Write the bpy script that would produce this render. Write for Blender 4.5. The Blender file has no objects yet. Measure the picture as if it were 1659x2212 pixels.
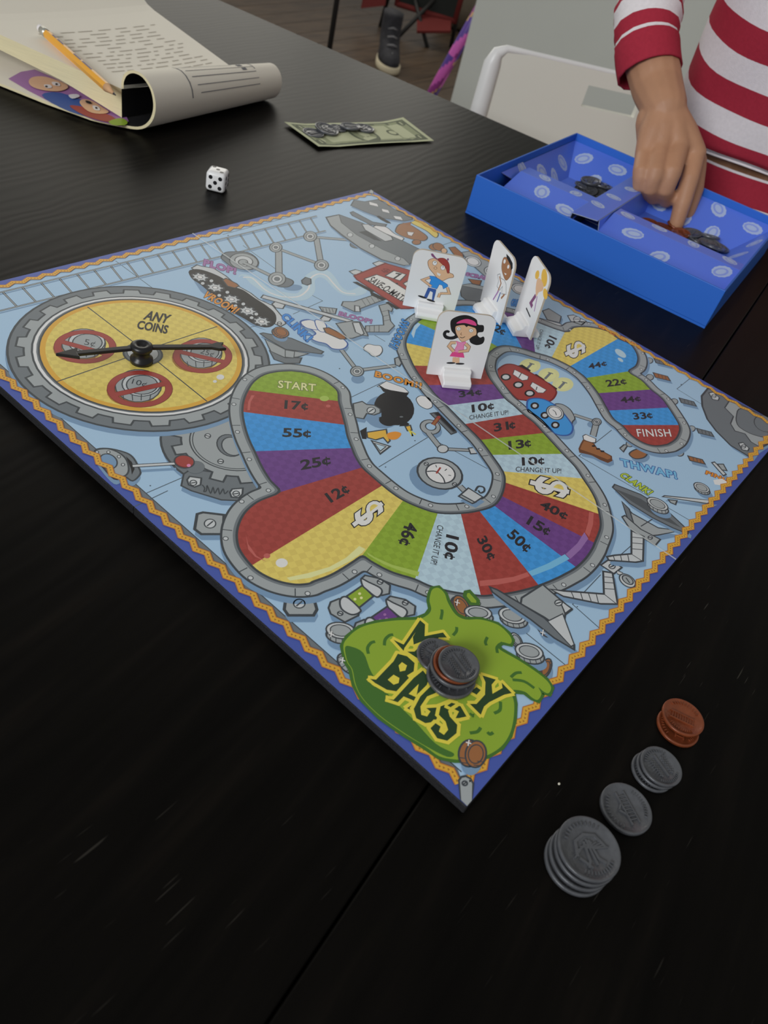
import bpy, bmesh, math, random
from mathutils import Vector, Matrix
random.seed(7)
SC = bpy.context.scene
COL = SC.collection

# ------------------------------------------------------------------ camera
RIGHT = Vector((0.63459987, -0.74197764, 0.21622254))
DOWN = Vector((-0.42460626, -0.56849978, -0.70464))
FWD = Vector((0.64574959, 0.355355, -0.67581824))
CAM = Vector((-0.15988805, -0.0177824, 0.2715346))
FPX = 1689.2
cd = bpy.data.cameras.new('camera'); cam = bpy.data.objects.new('camera', cd); COL.objects.link(cam)
cd.sensor_fit = 'VERTICAL'; cd.sensor_height = 36.0; cd.sensor_width = 27.0; cd.lens = 36.0 * FPX / 2212
cd.clip_start = 0.01; cd.clip_end = 60
cd.dof.use_dof = True; cd.dof.focus_distance = 0.43; cd.dof.aperture_fstop = 17.0
M = Matrix((RIGHT, -DOWN, -FWD)).transposed().to_4x4(); M.translation = CAM
cam.matrix_world = M
SC.camera = cam

# ------------------------------------------------------------------ world, light, exposure
wd = bpy.data.worlds.new('world'); SC.world = wd; wd.use_nodes = True
bgn = wd.node_tree.nodes['Background']; bgn.inputs[0].default_value = (1.0, 0.985, 0.94, 1); bgn.inputs[1].default_value = 0.27
def area_light(name, loc, target, sx, sy, energy, col):
    ld = bpy.data.lights.new(name, 'AREA'); ld.shape = 'RECTANGLE'; ld.size = sx; ld.size_y = sy; ld.energy = energy; ld.color = col
    o = bpy.data.objects.new(name, ld); COL.objects.link(o); o.location = loc
    o.rotation_euler = (Vector(target) - Vector(loc)).to_track_quat('-Z', 'Y').to_euler(); return o
area_light('window_light', (2.9, 3.7, 1.35), (0.3, 0.3, 0.0), 3.4, 1.7, 43, (1.0, 0.955, 0.85))
area_light('front_fill_light', (-2.8, 0.1, 1.45), (0.3, 0.2, 0.0), 1.4, 1.2, 66, (0.96, 0.98, 1.0))  # fill lamp added behind the camera to brighten card faces and box front
SC.view_settings.view_transform = 'Standard'; SC.view_settings.look = 'None'
SC.view_settings.exposure = 0.0; SC.view_settings.gamma = 1.0
SC.view_settings.use_curve_mapping = False

# ------------------------------------------------------------------ helpers
TH = 0.0055          # height of the board's face over the table
S = 0.394            # side of the board
UD = Vector((math.cos(math.radians(7.3)), math.sin(math.radians(7.3)), 0)); VD = Vector((-UD.y, UD.x, 0))
def uvz(u, v, z): return UD * u + VD * v + Vector((0, 0, z))
def raydir(x, y): return RIGHT * ((x - 829.5) / FPX) + DOWN * ((y - 1106) / FPX) + FWD
def px(x, y, z=0.0):
    d = raydir(x, y); return CAM + d * ((z - CAM.z) / d.z)
def pxplane(x, y, p0, n):
    d = raydir(x, y); return CAM + d * ((p0 - CAM).dot(n) / d.dot(n))
CROPS = dict(A=(0, 400, 2.9625), B=(400, 380, 2.9625), C=(760, 380, 2.9625), D=(1140, 640, 3.1965), E=(160, 760, 2.765),
             F=(600, 760, 3.0722), G=(640, 1180, 2.765), H=(960, 860, 2.9625), I=(860, 510, 4.608), J=(880, 1340, 7.5409),
             K=(1120, 1460, 3.318), L=(980, 260, 2.443), Z=(0, 0, 1))
def pp(s):
    """'A 10,20 30,40 F 1,2' -> photo pixels, each pair read in the named crop of the photograph"""
    out = []; c = CROPS['Z']
    for t in s.split():
        if ',' in t:
            x, y = t.split(','); out.append((c[0] + float(x) / c[2], c[1] + float(y) / c[2]))
        else: c = CROPS[t]
    return out
def lin(c): return tuple((v / 255 / 12.92) if v / 255 <= 0.04045 else ((v / 255 + 0.055) / 1.055) ** 2.4 for v in c)
GAIN = 1.35
def alb(c, g=GAIN): return tuple(min(0.88, v * g) for v in lin(c)) + (1,)
MATS = {}
def mat(name, rgb, rough=0.5, spec=0.5, metal=0.0, gain=GAIN, build=None):
    if name in MATS: return MATS[name]
    m = bpy.data.materials.new(name); m.use_nodes = True; nt = m.node_tree; b = nt.nodes['Principled BSDF']
    b.inputs['Base Color'].default_value = alb(rgb, gain); b.inputs['Roughness'].default_value = rough
    b.inputs['Specular IOR Level'].default_value = spec; b.inputs['Metallic'].default_value = metal
    if build: build(nt, b)
    MATS[name] = m; return m
def nd(nt, t, **kw):
    n = nt.nodes.new(t)
    for k, v in kw.items(): setattr(n, k, v)
    return n
def ramp(nt, fac, stops):
    r = nd(nt, 'ShaderNodeValToRGB'); nt.links.new(fac, r.inputs[0])
    el = r.color_ramp.elements
    el[0].position, el[0].color = stops[0]; el[1].position, el[1].color = stops[-1]
    for p, c in stops[1:-1]:
        e = el.new(p); e.color = c
    return r
def noise_build(scale, amt, bump=0.0, bscale=None, stretch=(1, 1, 1)):
    def f(nt, b):
        tc = nd(nt, 'ShaderNodeTexCoord'); mp = nd(nt, 'ShaderNodeMapping'); mp.inputs['Scale'].default_value = stretch
        nt.links.new(tc.outputs['Object'], mp.inputs[0])
        n = nd(nt, 'ShaderNodeTexNoise'); n.inputs['Scale'].default_value = scale; n.inputs['Detail'].default_value = 5
        nt.links.new(mp.outputs[0], n.inputs['Vector'])
        c = b.inputs['Base Color'].default_value
        r = ramp(nt, n.outputs['Fac'], [(0.3, tuple(c[i] * (1 - amt) for i in range(3)) + (1,)), (0.7, tuple(min(1, c[i] * (1 + amt)) for i in range(3)) + (1,))])
        nt.links.new(r.outputs[0], b.inputs['Base Color'])
        if bump:
            n2 = nd(nt, 'ShaderNodeTexNoise'); n2.inputs['Scale'].default_value = bscale or scale * 4; n2.inputs['Detail'].default_value = 3
            nt.links.new(mp.outputs[0], n2.inputs['Vector'])
            bp = nd(nt, 'ShaderNodeBump'); bp.inputs['Strength'].default_value = bump; bp.inputs['Distance'].default_value = 0.001
            nt.links.new(n2.outputs['Fac'], bp.inputs['Height']); nt.links.new(bp.outputs[0], b.inputs['Normal'])
    return f
def tread_build(nt, b):
    """printed diamond tread: two shades in small diamonds, fixed to the board"""
    tc = nd(nt, 'ShaderNodeTexCoord'); mp = nd(nt, 'ShaderNodeMapping'); mp.inputs['Rotation'].default_value = (0, 0, math.radians(20)); mp.inputs['Scale'].default_value = (290, 290, 290)
    nt.links.new(tc.outputs['Object'], mp.inputs[0])
    ck = nd(nt, 'ShaderNodeTexChecker'); ck.inputs['Scale'].default_value = 1.0
    c = tuple(b.inputs['Base Color'].default_value)
    ck.inputs['Color1'].default_value = tuple(v * 0.93 for v in c[:3]) + (1,); ck.inputs['Color2'].default_value = tuple(min(.9, v * 1.04 + .003) for v in c[:3]) + (1,)
    nt.links.new(mp.outputs[0], ck.inputs['Vector']); nt.links.new(ck.outputs['Color'], b.inputs['Base Color'])
def tag(o, label=None, cat=None, group=None, kind=None):
    if label: o['label'] = label
    if cat: o['category'] = cat
    if group: o['group'] = group
    if kind: o['kind'] = kind
    return o
def empty(name, loc=(0, 0, 0), label=None, cat=None, group=None):
    o = bpy.data.objects.new(name, None); COL.objects.link(o); o.location = loc; o.empty_display_size = 0.02
    return tag(o, label, cat, group)
class MB:
    """collects geometry for ONE mesh object"""
    def __init__(s): s.v = []; s.f = []; s.m = []; s.mats = []
    def mi(s, m):
        if m not in s.mats: s.mats.append(m)
        return s.mats.index(m)
    def add(s, verts, faces, m):
        k = len(s.v); s.v += [tuple(p) for p in verts]; i = s.mi(m)
        for f in faces: s.f.append([a + k for a in f]); s.m.append(i)
    def box(s, c, size, m, ax=None):
        ax = ax or (Vector((1, 0, 0)), Vector((0, 1, 0)), Vector((0, 0, 1))); c = Vector(c)
        vs = [c + ax[0] * (i * size[0] / 2) + ax[1] * (j * size[1] / 2) + ax[2] * (k * size[2] / 2) for i in (-1, 1) for j in (-1, 1) for k in (-1, 1)]
        s.add(vs, [(0, 1, 3, 2), (4, 6, 7, 5), (0, 4, 5, 1), (2, 3, 7, 6), (0, 2, 6, 4), (1, 5, 7, 3)], m)
    def grid(s, rows, m, closed=False, cap=False, mfun=None):
        n = len(rows[0]); k = len(s.v)
        for r in rows: s.v += [tuple(p) for p in r]
        for i in range(len(rows) - 1):
            for j in range(n if closed else n - 1):
                a = k + i * n + j; b2 = k + i * n + (j + 1) % n
                s.f.append([a, b2, b2 + n, a + n]); s.m.append(s.mi(mfun(i, j) if mfun else m))
        if cap:
            s.f.append([k + j for j in range(n)][::-1]); s.m.append(s.mi(mfun(0, 0) if mfun else m))
            s.f.append([k + (len(rows) - 1) * n + j for j in range(n)]); s.m.append(s.mi(mfun(len(rows) - 2, 0) if mfun else m))
    def tube(s, pts, rads, m, seg=12, cap=True, flat=1.0):
        pts = [Vector(p) for p in pts]
        if not hasattr(rads, '__len__'): rads = [rads] * len(pts)
        rows = []; ref = None
        for i, p in enumerate(pts):
            t = (pts[min(i + 1, len(pts) - 1)] - pts[max(i - 1, 0)]).normalized()
            if ref is None: ref = t.orthogonal().normalized()
            ref = (ref - t * ref.dot(t)).normalized(); w = t.cross(ref)
            rows.append([p + (ref * math.cos(2 * math.pi * j / seg) + w * math.sin(2 * math.pi * j / seg) * flat) * rads[i] for j in range(seg)])
        s.grid(rows, m, closed=True, cap=cap)
    def lathe(s, prof, m, c=(0, 0, 0), seg=32, mfun=None):
        c = Vector(c)
        rows = [[c + Vector((r * math.cos(2 * math.pi * j / seg), r * math.sin(2 * math.pi * j / seg), z)) for j in range(seg)] for r, z in prof]
        s.grid(rows, m, closed=True, mfun=mfun)
    def prism(s, pts, z0, z1, m):
        n = len(pts); vs = [(p[0], p[1], z0) for p in pts] + [(p[0], p[1], z1) for p in pts]
        s.add(vs, [list(range(n))[::-1], list(range(n, 2 * n))] + [(i, (i + 1) % n, (i + 1) % n + n, i + n) for i in range(n)], m)
    def build(s, name, parent=None, smooth=False, bevel=0, kind=None):
        me = bpy.data.meshes.new(name); me.from_pydata(s.v, [], s.f)
        for m in s.mats: me.materials.append(m)
        me.polygons.foreach_set('material_index', s.m)
        if smooth: me.polygons.foreach_set('use_smooth', [True] * len(me.polygons))
        me.update()
        o = bpy.data.objects.new(name, me); COL.objects.link(o)
        if parent:
            o.parent = parent
            if parent.type == 'EMPTY' or True: o.matrix_parent_inverse = Matrix.Translation(parent.location).inverted() if parent.parent is None else Matrix.Identity(4)
        if bevel:
            b = o.modifiers.new('bevel', 'BEVEL'); b.width = bevel; b.segments = 2; b.limit_method = 'ANGLE'; b.angle_limit = math.radians(40)
        if kind: o['kind'] = kind
        return o
def recalc(o):
    bm = bmesh.new(); bm.from_mesh(o.data); bmesh.ops.recalc_face_normals(bm, faces=bm.faces); bm.to_mesh(o.data); bm.free(); return o
def cat(pts, closed=False, n=4):
    """Catmull-Rom through 2-D or 3-D points"""
    P = [Vector(p) for p in pts]; N = len(P); out = []
    for i in range(N if closed else N - 1):
        if closed: a, b, c, d = P[(i - 1) % N], P[i], P[(i + 1) % N], P[(i + 2) % N]
        else: a, b, c, d = P[max(i - 1, 0)], P[i], P[i + 1], P[min(i + 2, N - 1)]
        for k in range(n):
            t = k / n
            out.append(0.5 * ((2 * b) + (c - a) * t + (2 * a - 5 * b + 4 * c - d) * t * t + (3 * b - a - 3 * c + d) * t ** 3))
    if not closed: out.append(P[-1])
    return out

# ------------------------------------------------------------------ palette of printed inks
INK = dict(bg=(156, 186, 214), bgs=(112, 142, 172), line=(74, 88, 100), out=(58, 64, 69), grey=(150, 156, 158), lg=(186, 190, 192), dg=(104, 111, 116),
           vdg=(76, 82, 86), white=(225, 226, 226), black=(27, 27, 29), red=(150, 60, 54), dred=(112, 32, 32), yellow=(220, 190, 98), gold=(206, 158, 56),
           dgold=(150, 100, 40), orange=(222, 138, 48), blue=(58, 142, 208), dblue=(48, 84, 150), purple=(102, 62, 128), lilac=(150, 105, 158), green=(132, 160, 48),
           dgreen=(62, 104, 40), vgreen=(36, 62, 34), lime=(172, 190, 60), ice=(172, 197, 226), navy=(66, 84, 158), brown=(146, 96, 58), dbrown=(98, 62, 38),
           skin=(206, 168, 134), tan=(150, 105, 72), pale=(228, 214, 150), ivory=(224, 222, 208), pink=(206, 70, 128), lpink=(212, 130, 168), cobalt=(52, 132, 204),
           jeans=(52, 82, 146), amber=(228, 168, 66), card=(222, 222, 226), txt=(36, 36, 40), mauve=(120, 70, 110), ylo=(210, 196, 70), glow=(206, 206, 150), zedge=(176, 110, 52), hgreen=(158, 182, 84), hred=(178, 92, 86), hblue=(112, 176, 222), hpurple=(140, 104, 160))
def ink(k):
    if k.startswith('t_'): return mat('print_tread_' + k[2:], INK[k[2:]], 0.42, 0.4, build=tread_build)
    return mat('print_' + k, INK[k], 0.42, 0.4)
class Art:
    """flat print in one plane: thin inked shapes, each a hair above the last"""
    def __init__(s, base, p0=None, n=None, step=2.0e-6):
        s.mb = MB(); s.k = base; s.step = step
        s.p0 = p0 or Vector((0, 0, TH)); s.n = n or Vector((0, 0, 1))
        up = Vector((0, 0, 1)) if abs(s.n.z) < 0.9 else Vector((0, 1, 0))
        s.e1 = up.cross(s.n).normalized(); s.e2 = s.n.cross(s.e1)
    def to(s, p):                                   # photo pixel -> plane coordinates
        w = pxplane(p[0], p[1], s.p0, s.n) - s.p0; return Vector((w.dot(s.e1), w.dot(s.e2)))
    def bd(s, x, y):                                # board metres -> plane coordinates
        w = Vector((x, y, TH)) - s.p0; return Vector((w.dot(s.e1), w.dot(s.e2)))
    def lift(s, q):
        if s.n.z > .99: q = (min(max(q[0], .0004), S - .0004), min(max(q[1], .0004), S - .0004))
        return s.p0 + s.e1 * q[0] + s.e2 * q[1] + s.n * (2e-5 + s.k * s.step)
    def _pts(s, src, smooth, closed):
        q = [s.to(p) for p in pp(src)] if isinstance(src, str) else list(src)
        return cat(q, closed, 4) if smooth else q
    def raw(s, q, col, faces=None):
        if faces is None:
            a = sum(q[i][0] * q[(i + 1) % len(q)][1] - q[(i + 1) % len(q)][0] * q[i][1] for i in range(len(q)))
            if a < 0: q = q[::-1]
            faces = [list(range(len(q)))]
        s.mb.add([s.lift(p) for p in q], faces, ink(col)); s.k += 1
    def poly(s, src, col, out='out', w=0.0009, smooth=False, shadow=False):
        q = s._pts(src, smooth, True)
        if shadow: s.raw([Vector((p[0], p[1])) + s.shoff() for p in q], 'bgs')
        s.raw(q, col)
        if out: s._stroke(q, w, out, True)
        return q
    def shoff(s): return Vector((s.e1.x * -0.0022 + s.e1.y * -0.0028, s.e2.x * -0.0022 + s.e2.y * -0.0028))
    def _stroke(s, q, w, col, closed=False):
        n = len(q); L = []; R = []
        for i in range(n):
            a = q[(i - 1) % n] if (closed or i) else q[i]; b = q[(i + 1) % n] if (closed or i < n - 1) else q[i]
            d1 = (Vector(q[i]) - Vector(a)); d2 = (Vector(b) - Vector(q[i]))
            if d1.length < 1e-9: d1 = d2
            if d2.length < 1e-9: d2 = d1
            d1 = d1.normalized(); d2 = d2.normalized(); n1 = Vector((-d1.y, d1.x)); n2 = Vector((-d2.y, d2.x))
            m = n1 + n2
            if m.length < 0.3: m = n1
            m = m.normalized(); m = m / max(0.5, m.dot(n1))
            L.append(Vector(q[i]) + m * (w / 2)); R.append(Vector(q[i]) - m * (w / 2))
        vs = [s.lift(p) for p in L] + [s.lift(p) for p in R]
        fs = [(i + n, (i + 1) % n + n, (i + 1) % n, i) for i in range(n if closed else n - 1)]
        s.mb.add(vs, fs, ink(col)); s.k += 1
    def edges(s, q, w, col):
        """outline of separate bars, each a hair above the last, for shapes with sharp corners"""
        for i in range(len(q)):
            a, b = Vector(q[i]), Vector(q[(i + 1) % len(q)]); d = b - a
            if d.length < 1e-7: continue
            d = d.normalized() * (w / 2); n = Vector((-d.y, d.x)); s.mb.add([s.lift(p) for p in (a - d * .6 - n, b + d * .6 - n, b + d * .6 + n, a - d * .6 + n)], [(0, 1, 2, 3)], ink(col)); s.k += .3
        s.k += 1
    def line(s, src, col='line', w=0.0006, smooth=False, closed=False):
        s._stroke(s._pts(src, smooth, closed), w, col, closed)
    def circ(s, c, r, col, out=None, w=0.0007, seg=24, r2=None, rot=0.0, a0=0.0, a1=360.0):
        """circle or ellipse in plane metres; c a plane point"""
        q = []
        full = a1 - a0 >= 359.9
        for i in range(seg if full else seg + 1):
            t = math.radians(a0 + (a1 - a0) * i / seg); x = r * math.cos(t); y = (r2 or r) * math.sin(t)
            q.append(Vector((c[0] + x * math.cos(rot) - y * math.sin(rot), c[1] + x * math.sin(rot) + y * math.cos(rot))))
        if col: s.raw(q, col)
        if out: s._stroke(q, w, out, full)
    def ring(s, c, r, w, col, seg=48):
        s._stroke([Vector((c[0] + r * math.cos(2 * math.pi * i / seg), c[1] + r * math.sin(2 * math.pi * i / seg))) for i in range(seg)], w, col, True)
    def pell(s, src, rx, ry, col, out='out', w=0.0007, rot=0.0, seg=22, shadow=False, k=None):
        """ellipse drawn in photo pixels round one point, radii in the crop's pixels"""
        sc = CROPS[src.split()[0]][2]; cx, cy = pp(src)[0]; r = math.radians(rot)
        q = []
        for i in range(seg):
            t = 2 * math.pi * i / seg; x = rx / sc * math.cos(t); y = ry / sc * math.sin(t)
            q.append(s.to((cx + x * math.cos(r) - y * math.sin(r), cy + x * math.sin(r) + y * math.cos(r))))
        if shadow: s.raw([p + s.shoff() for p in q], 'bgs')
        if col: s.raw(q, col)
        if out: s._stroke(q, w, out, True)
    def text(s, body, quad, col='txt', bold=0.0, out=None, outw=0.035, spacing=1.0, shear=0.0):
        """quad = baseline start, baseline end, top of start (pixels)"""
        p0, p1, p2 = [s.to(p) for p in (pp(quad) if isinstance(quad, str) else quad)]
        for c, off in ([(out, bold + outw)] if out else []) + [(col, bold)]:
            cu = bpy.data.curves.new('t', 'FONT'); cu.body = body; cu.resolution_u = 3; cu.space_character = spacing; cu.shear = shear
            ob = bpy.data.objects.new('t', cu); COL.objects.link(ob)
            cu.offset = 0.0; bpy.context.view_layer.update()
            dg = bpy.context.evaluated_depsgraph_get(); me = ob.evaluated_get(dg).to_mesh()
            xs = [v.co.x for v in me.vertices]; ys = [v.co.y for v in me.vertices]; x0, x1, y0, y1 = min(xs), max(xs), min(ys), max(ys)
            if off:
                ob.evaluated_get(dg).to_mesh_clear(); cu.offset = off; bpy.context.view_layer.update(); dg = bpy.context.evaluated_depsgraph_get(); me = ob.evaluated_get(dg).to_mesh()
            q = [p0 + (p1 - p0) * ((v.co.x - x0) / (x1 - x0)) + (p2 - p0) * ((v.co.y - y0) / (y1 - y0)) for v in me.vertices]
            fs = [list(p.vertices) for p in me.polygons]
            s.raw(q, c, fs)
            ob.evaluated_get(dg).to_mesh_clear(); bpy.data.objects.remove(ob); bpy.data.curves.remove(cu)
    def price(s, num, quad, col='txt', bold=.03):
        """a number and a cent sign: bold digits, then a small c with a bar through it"""
        p0, p1, p2 = pp(quad); f = len(num) / (len(num) + .78); X = lambda x, y: (p0[0] + (p1[0] - p0[0]) * x + (p2[0] - p0[0]) * y, p0[1] + (p1[1] - p0[1]) * x + (p2[1] - p0[1]) * y)
        s.text(num, [X(0, 0), X(f * .95, 0), X(0, 1)], col, bold); s.text('c', [X(f * 1.03, .10), X(1, .10), X(f * 1.03, .72)], col, bold)
        m = f * 1.03 + (1 - f * 1.03) * .56; s._stroke([s.to(X(m, -.06)), s.to(X(m, .90))], .0007, col)
    def done(s, name, parent): return s.mb.build(name, parent)

# ------------------------------------------------------------------ setting
FLOOR_Z = -0.75
def wood_build(scale, stretch, cols, bump=0.15, rot=0.0, dist=2.0):
    def f(nt, b):
        tc = nd(nt, 'ShaderNodeTexCoord'); mp = nd(nt, 'ShaderNodeMapping'); mp.inputs['Scale'].default_value = stretch; mp.inputs['Rotation'].default_value = (0, 0, rot)
        nt.links.new(tc.outputs['Object'], mp.inputs[0])
        n = nd(nt, 'ShaderNodeTexNoise'); n.inputs['Scale'].default_value = scale; n.inputs['Detail'].default_value = 6; n.inputs['Distortion'].default_value = .6
        nt.links.new(mp.outputs[0], n.inputs['Vector'])
        r = ramp(nt, n.outputs['Fac'], [(0.28, alb(cols[0])), (0.5, alb(cols[1])), (0.75, alb(cols[2]))]); nt.links.new(r.outputs[0], b.inputs['Base Color'])
        w = nd(nt, 'ShaderNodeTexWave'); w.inputs['Scale'].default_value = scale * .9; w.inputs['Distortion'].default_value = dist; w.inputs['Detail'].default_value = 2
        nt.links.new(mp.outputs[0], w.inputs['Vector'])
        ad = nd(nt, 'ShaderNodeMath', operation='ADD'); nt.links.new(n.outputs['Fac'], ad.inputs[0]); nt.links.new(w.outputs['Fac'], ad.inputs[1])
        bp = nd(nt, 'ShaderNodeBump'); bp.inputs['Strength'].default_value = bump; bp.inputs['Distance'].default_value = 0.0008
        nt.links.new(ad.outputs[0], bp.inputs['Height']); nt.links.new(bp.outputs[0], b.inputs['Normal'])
    return f
floor_m = mat('floor_boards', (98, 78, 58), 0.45, 0.3, build=wood_build(5, (1, 7, 1), ((52, 42, 32), (68, 55, 42), (82, 67, 51)), .1))
mb = MB(); gap_m = mat('floor_gap', (42, 33, 26), 0.8, 0.2)
mb.box(uvz(3.2, .8, FLOOR_Z - .03), (8.4, 7.2, .04), gap_m, (UD, VD, Vector((0, 0, 1)))); floor = tag(mb.build('floor'), kind='structure')
rng = random.Random(3)
v = -1.6; row = 0
while v < 4.3:
    u = -.9 + rng.random() * -1.1
    while u < 7.3:
        L = 1.5; u0, u1 = max(u, -1.0), min(u + L, 7.4)
        if u1 - u0 > .05:
            mb = MB(); mb.box(uvz((u0 + u1) / 2, v + .065, FLOOR_Z - .005), (u1 - u0 - .003, .127, .010), floor_m, (UD, VD, Vector((0, 0, 1)))); mb.build('floor_plank', floor)
        u += L
    v += .13; row += 1
wall_m = mat('wall_paint', (186, 188, 181), 0.8, 0.2, build=noise_build(3, .03, .1, 150))
mb = MB(); mb.box(uvz(2.36, 1.167 - 1.6, FLOOR_Z + 1.25), (.12, 3.2, 2.5), wall_m, (UD, VD, Vector((0, 0, 1)))); wall = tag(mb.build('wall_back'), kind='structure')
trim_m = mat('white_trim', (205, 205, 202), 0.45, 0.4)
mb = MB(); mb.box(uvz(2.292, 1.167 - 1.6, FLOOR_Z + .05), (.014, 3.2, .10), trim_m, (UD, VD, Vector((0, 0, 1)))); tag(mb.build('baseboard_back', bevel=.003), kind='structure')

# dark dining table: separate planks with grooves, apron and legs
def table_build(nt, b):
    tc = nd(nt, 'ShaderNodeTexCoord'); mp = nd(nt, 'ShaderNodeMapping'); mp.inputs['Rotation'].default_value = (0, 0, -math.radians(7.3)); nt.links.new(tc.outputs['Object'], mp.inputs[0])
    mp2 = nd(nt, 'ShaderNodeMapping'); mp2.inputs['Scale'].default_value = (3, 30, 10); nt.links.new(mp.outputs[0], mp2.inputs[0])
    n = nd(nt, 'ShaderNodeTexNoise'); n.inputs['Scale'].default_value = 3.0; n.inputs['Detail'].default_value = 6; nt.links.new(mp2.outputs[0], n.inputs['Vector'])
    r = ramp(nt, n.outputs['Fac'], [(0.3, (0.0020, 0.0017, 0.0014, 1)), (0.55, (0.0036, 0.0030, 0.0024, 1)), (0.8, (0.008, 0.0062, 0.0046, 1))])
    # pale scratches: short thin streaks where two stretched noises peak
    mp3 = nd(nt, 'ShaderNodeMapping'); mp3.inputs['Scale'].default_value = (42, 900, 1); mp3.inputs['Rotation'].default_value = (0, 0, math.radians(34)); nt.links.new(tc.outputs['Object'], mp3.inputs[0])
    n3 = nd(nt, 'ShaderNodeTexNoise'); n3.inputs['Scale'].default_value = 1.0; n3.inputs['Detail'].default_value = 1; nt.links.new(mp3.outputs[0], n3.inputs['Vector'])
    n4 = nd(nt, 'ShaderNodeTexNoise'); n4.inputs['Scale'].default_value = 9.0; nt.links.new(tc.outputs['Object'], n4.inputs['Vector'])
    r3 = ramp(nt, n3.outputs['Fac'], [(0.715, (0, 0, 0, 1)), (0.76, (1, 1, 1, 1))]); r4 = ramp(nt, n4.outputs['Fac'], [(0.52, (0, 0, 0, 1)), (0.66, (1, 1, 1, 1))])
    mu = nd(nt, 'ShaderNodeMath', operation='MULTIPLY'); nt.links.new(r3.outputs[0], mu.inputs[0]); nt.links.new(r4.outputs[0], mu.inputs[1])
    mx = nd(nt, 'ShaderNodeMix', data_type='RGBA'); nt.links.new(mu.outputs[0], mx.inputs[0]); nt.links.new(r.outputs[0], mx.inputs[6]); mx.inputs[7].default_value = (.035, .032, .027, 1)
    nt.links.new(mx.outputs[2], b.inputs['Base Color'])
    w = nd(nt, 'ShaderNodeTexWave', wave_type='RINGS'); w.inputs['Scale'].default_value = 22; w.inputs['Distortion'].default_value = 9.0; w.inputs['Detail'].default_value = 2.5; w.inputs['Detail Scale'].default_value = .8
    mp4 = nd(nt, 'ShaderNodeMapping'); mp4.inputs['Scale'].default_value = (.55, 1.6, 1); mp4.inputs['Location'].default_value = (.3, -.6, 0); nt.links.new(mp.outputs[0], mp4.inputs[0]); nt.links.new(mp4.outputs[0], w.inputs['Vector'])
    ad = nd(nt, 'ShaderNodeMath', operation='MULTIPLY_ADD'); nt.links.new(w.outputs['Fac'], ad.inputs[0]); ad.inputs[1].default_value = .7; nt.links.new(n.outputs['Fac'], ad.inputs[2])
    bp = nd(nt, 'ShaderNodeBump'); bp.inputs['Strength'].default_value = .12; bp.inputs['Distance'].default_value = 0.0006; nt.links.new(ad.outputs[0], bp.inputs['Height']); nt.links.new(bp.outputs[0], b.inputs['Normal'])
table_m = mat('espresso_wood', (24, 20, 17), 0.42, 0.075, build=table_build)
table = empty('dining_table', uvz(.1, .35, FLOOR_Z), 'dark espresso wooden dining table the board game lies on', 'table')
AX = (UD, VD, Vector((0, 0, 1)))
for va, vb in ((-.77, -.30), (-.30, .0165), (.0165, 1.40)):
    mb = MB(); mb.box(uvz(.1125, (va + vb) / 2, -.0175), (1.325, vb - va - .0008, .035), table_m, AX); mb.build('plank', table, bevel=.0009)
mb = MB()
for u_, v_, su, sv in ((.70, .35, .025, 1.75), (-.47, .35, .025, 1.75), (.115, -.55, 1.15, .025), (.115, 1.24, 1.15, .025)): mb.box(uvz(u_, v_, -.085), (su, sv, .10), table_m, AX)
mb.build('apron', table, bevel=.002)
for u_, v_ in ((.67, -.52), (.67, 1.21), (-.44, -.52), (-.44, 1.21)):
    mb = MB(); mb.box(uvz(u_, v_, -.3925), (.075, .075, .715), table_m, AX); mb.build('leg', table, bevel=.004)

# ------------------------------------------------------------------ game board
board = empty('game_board', (0, 0, 0), 'square folding game board printed with a winding coin path', 'game board')
side_m = mat('board_wrap_black', (30, 30, 32), 0.6, 0.3, build=noise_build(900, 0.25, 0.5, 1500))
h = S / 2
for (i, j) in ((0, 0), (1, 0), (0, 1), (1, 1)):
    mb = MB(); g = 0.00025
    mb.box((h * (i + .5), h * (j + .5), (TH - 0.0002) / 2), (h - g, h - g, TH - 0.0002), side_m)
    mb.build('board_panel', board, bevel=0.0006)
a = Art(0)
a.raw([a.bd(x, y) for x, y in ((0.0004, 0.0004), (S - .0004, .0004), (S - .0004, S - .0004), (.0004, S - .0004))], 'navy')
a.raw([a.bd(x, y) for x, y in ((0.0062, 0.0062), (S - .0062, .0062), (S - .0062, S - .0062), (.0062, S - .0062))], 'bg')
# grey metal strip inside the border on the near-left side
a.raw([a.bd(x, y) for x, y in ((0.0062, 0.006), (0.0100, 0.012), (0.0100, S - .006), (0.0062, S - .006))], 'dg'); a.line([a.bd(.0100, .01), a.bd(.0100, S - .006)], 'out', 0.0005)
for src in ('D 1130,560 1030,640 1200,745', 'H 1070,205 860,370 1600,800', 'F 670,765 1000,565 1390,775', 'F 480,305 700,200', 'A 740,485 1005,680', 'B 370,445 640,640',
            'B 690,700 880,800 690,885', 'E 430,845 650,750', 'B 240,375 890,205', 'G 1300,460 1620,720', 'E 330,940 560,830', 'B 1180,1000 1280,1060', 'A 1560,920 1659,895',
            'H 1000,1130 820,1320 1000,1480', 'H 1200,940 1120,1010', 'C 560,450 650,420', 'B 1500,900 1620,860'):
    a.line(src, 'line', 0.0005)
for src in ('F 715,765', 'F 410,112', 'E 455,800', 'H 850,1335', 'F 910,590', 'A 1020,672', 'B 275,382', 'D 1060,610'): a.pell(src, 5, 3.5, 'line', None)
a.done('printed_background', board)
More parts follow.
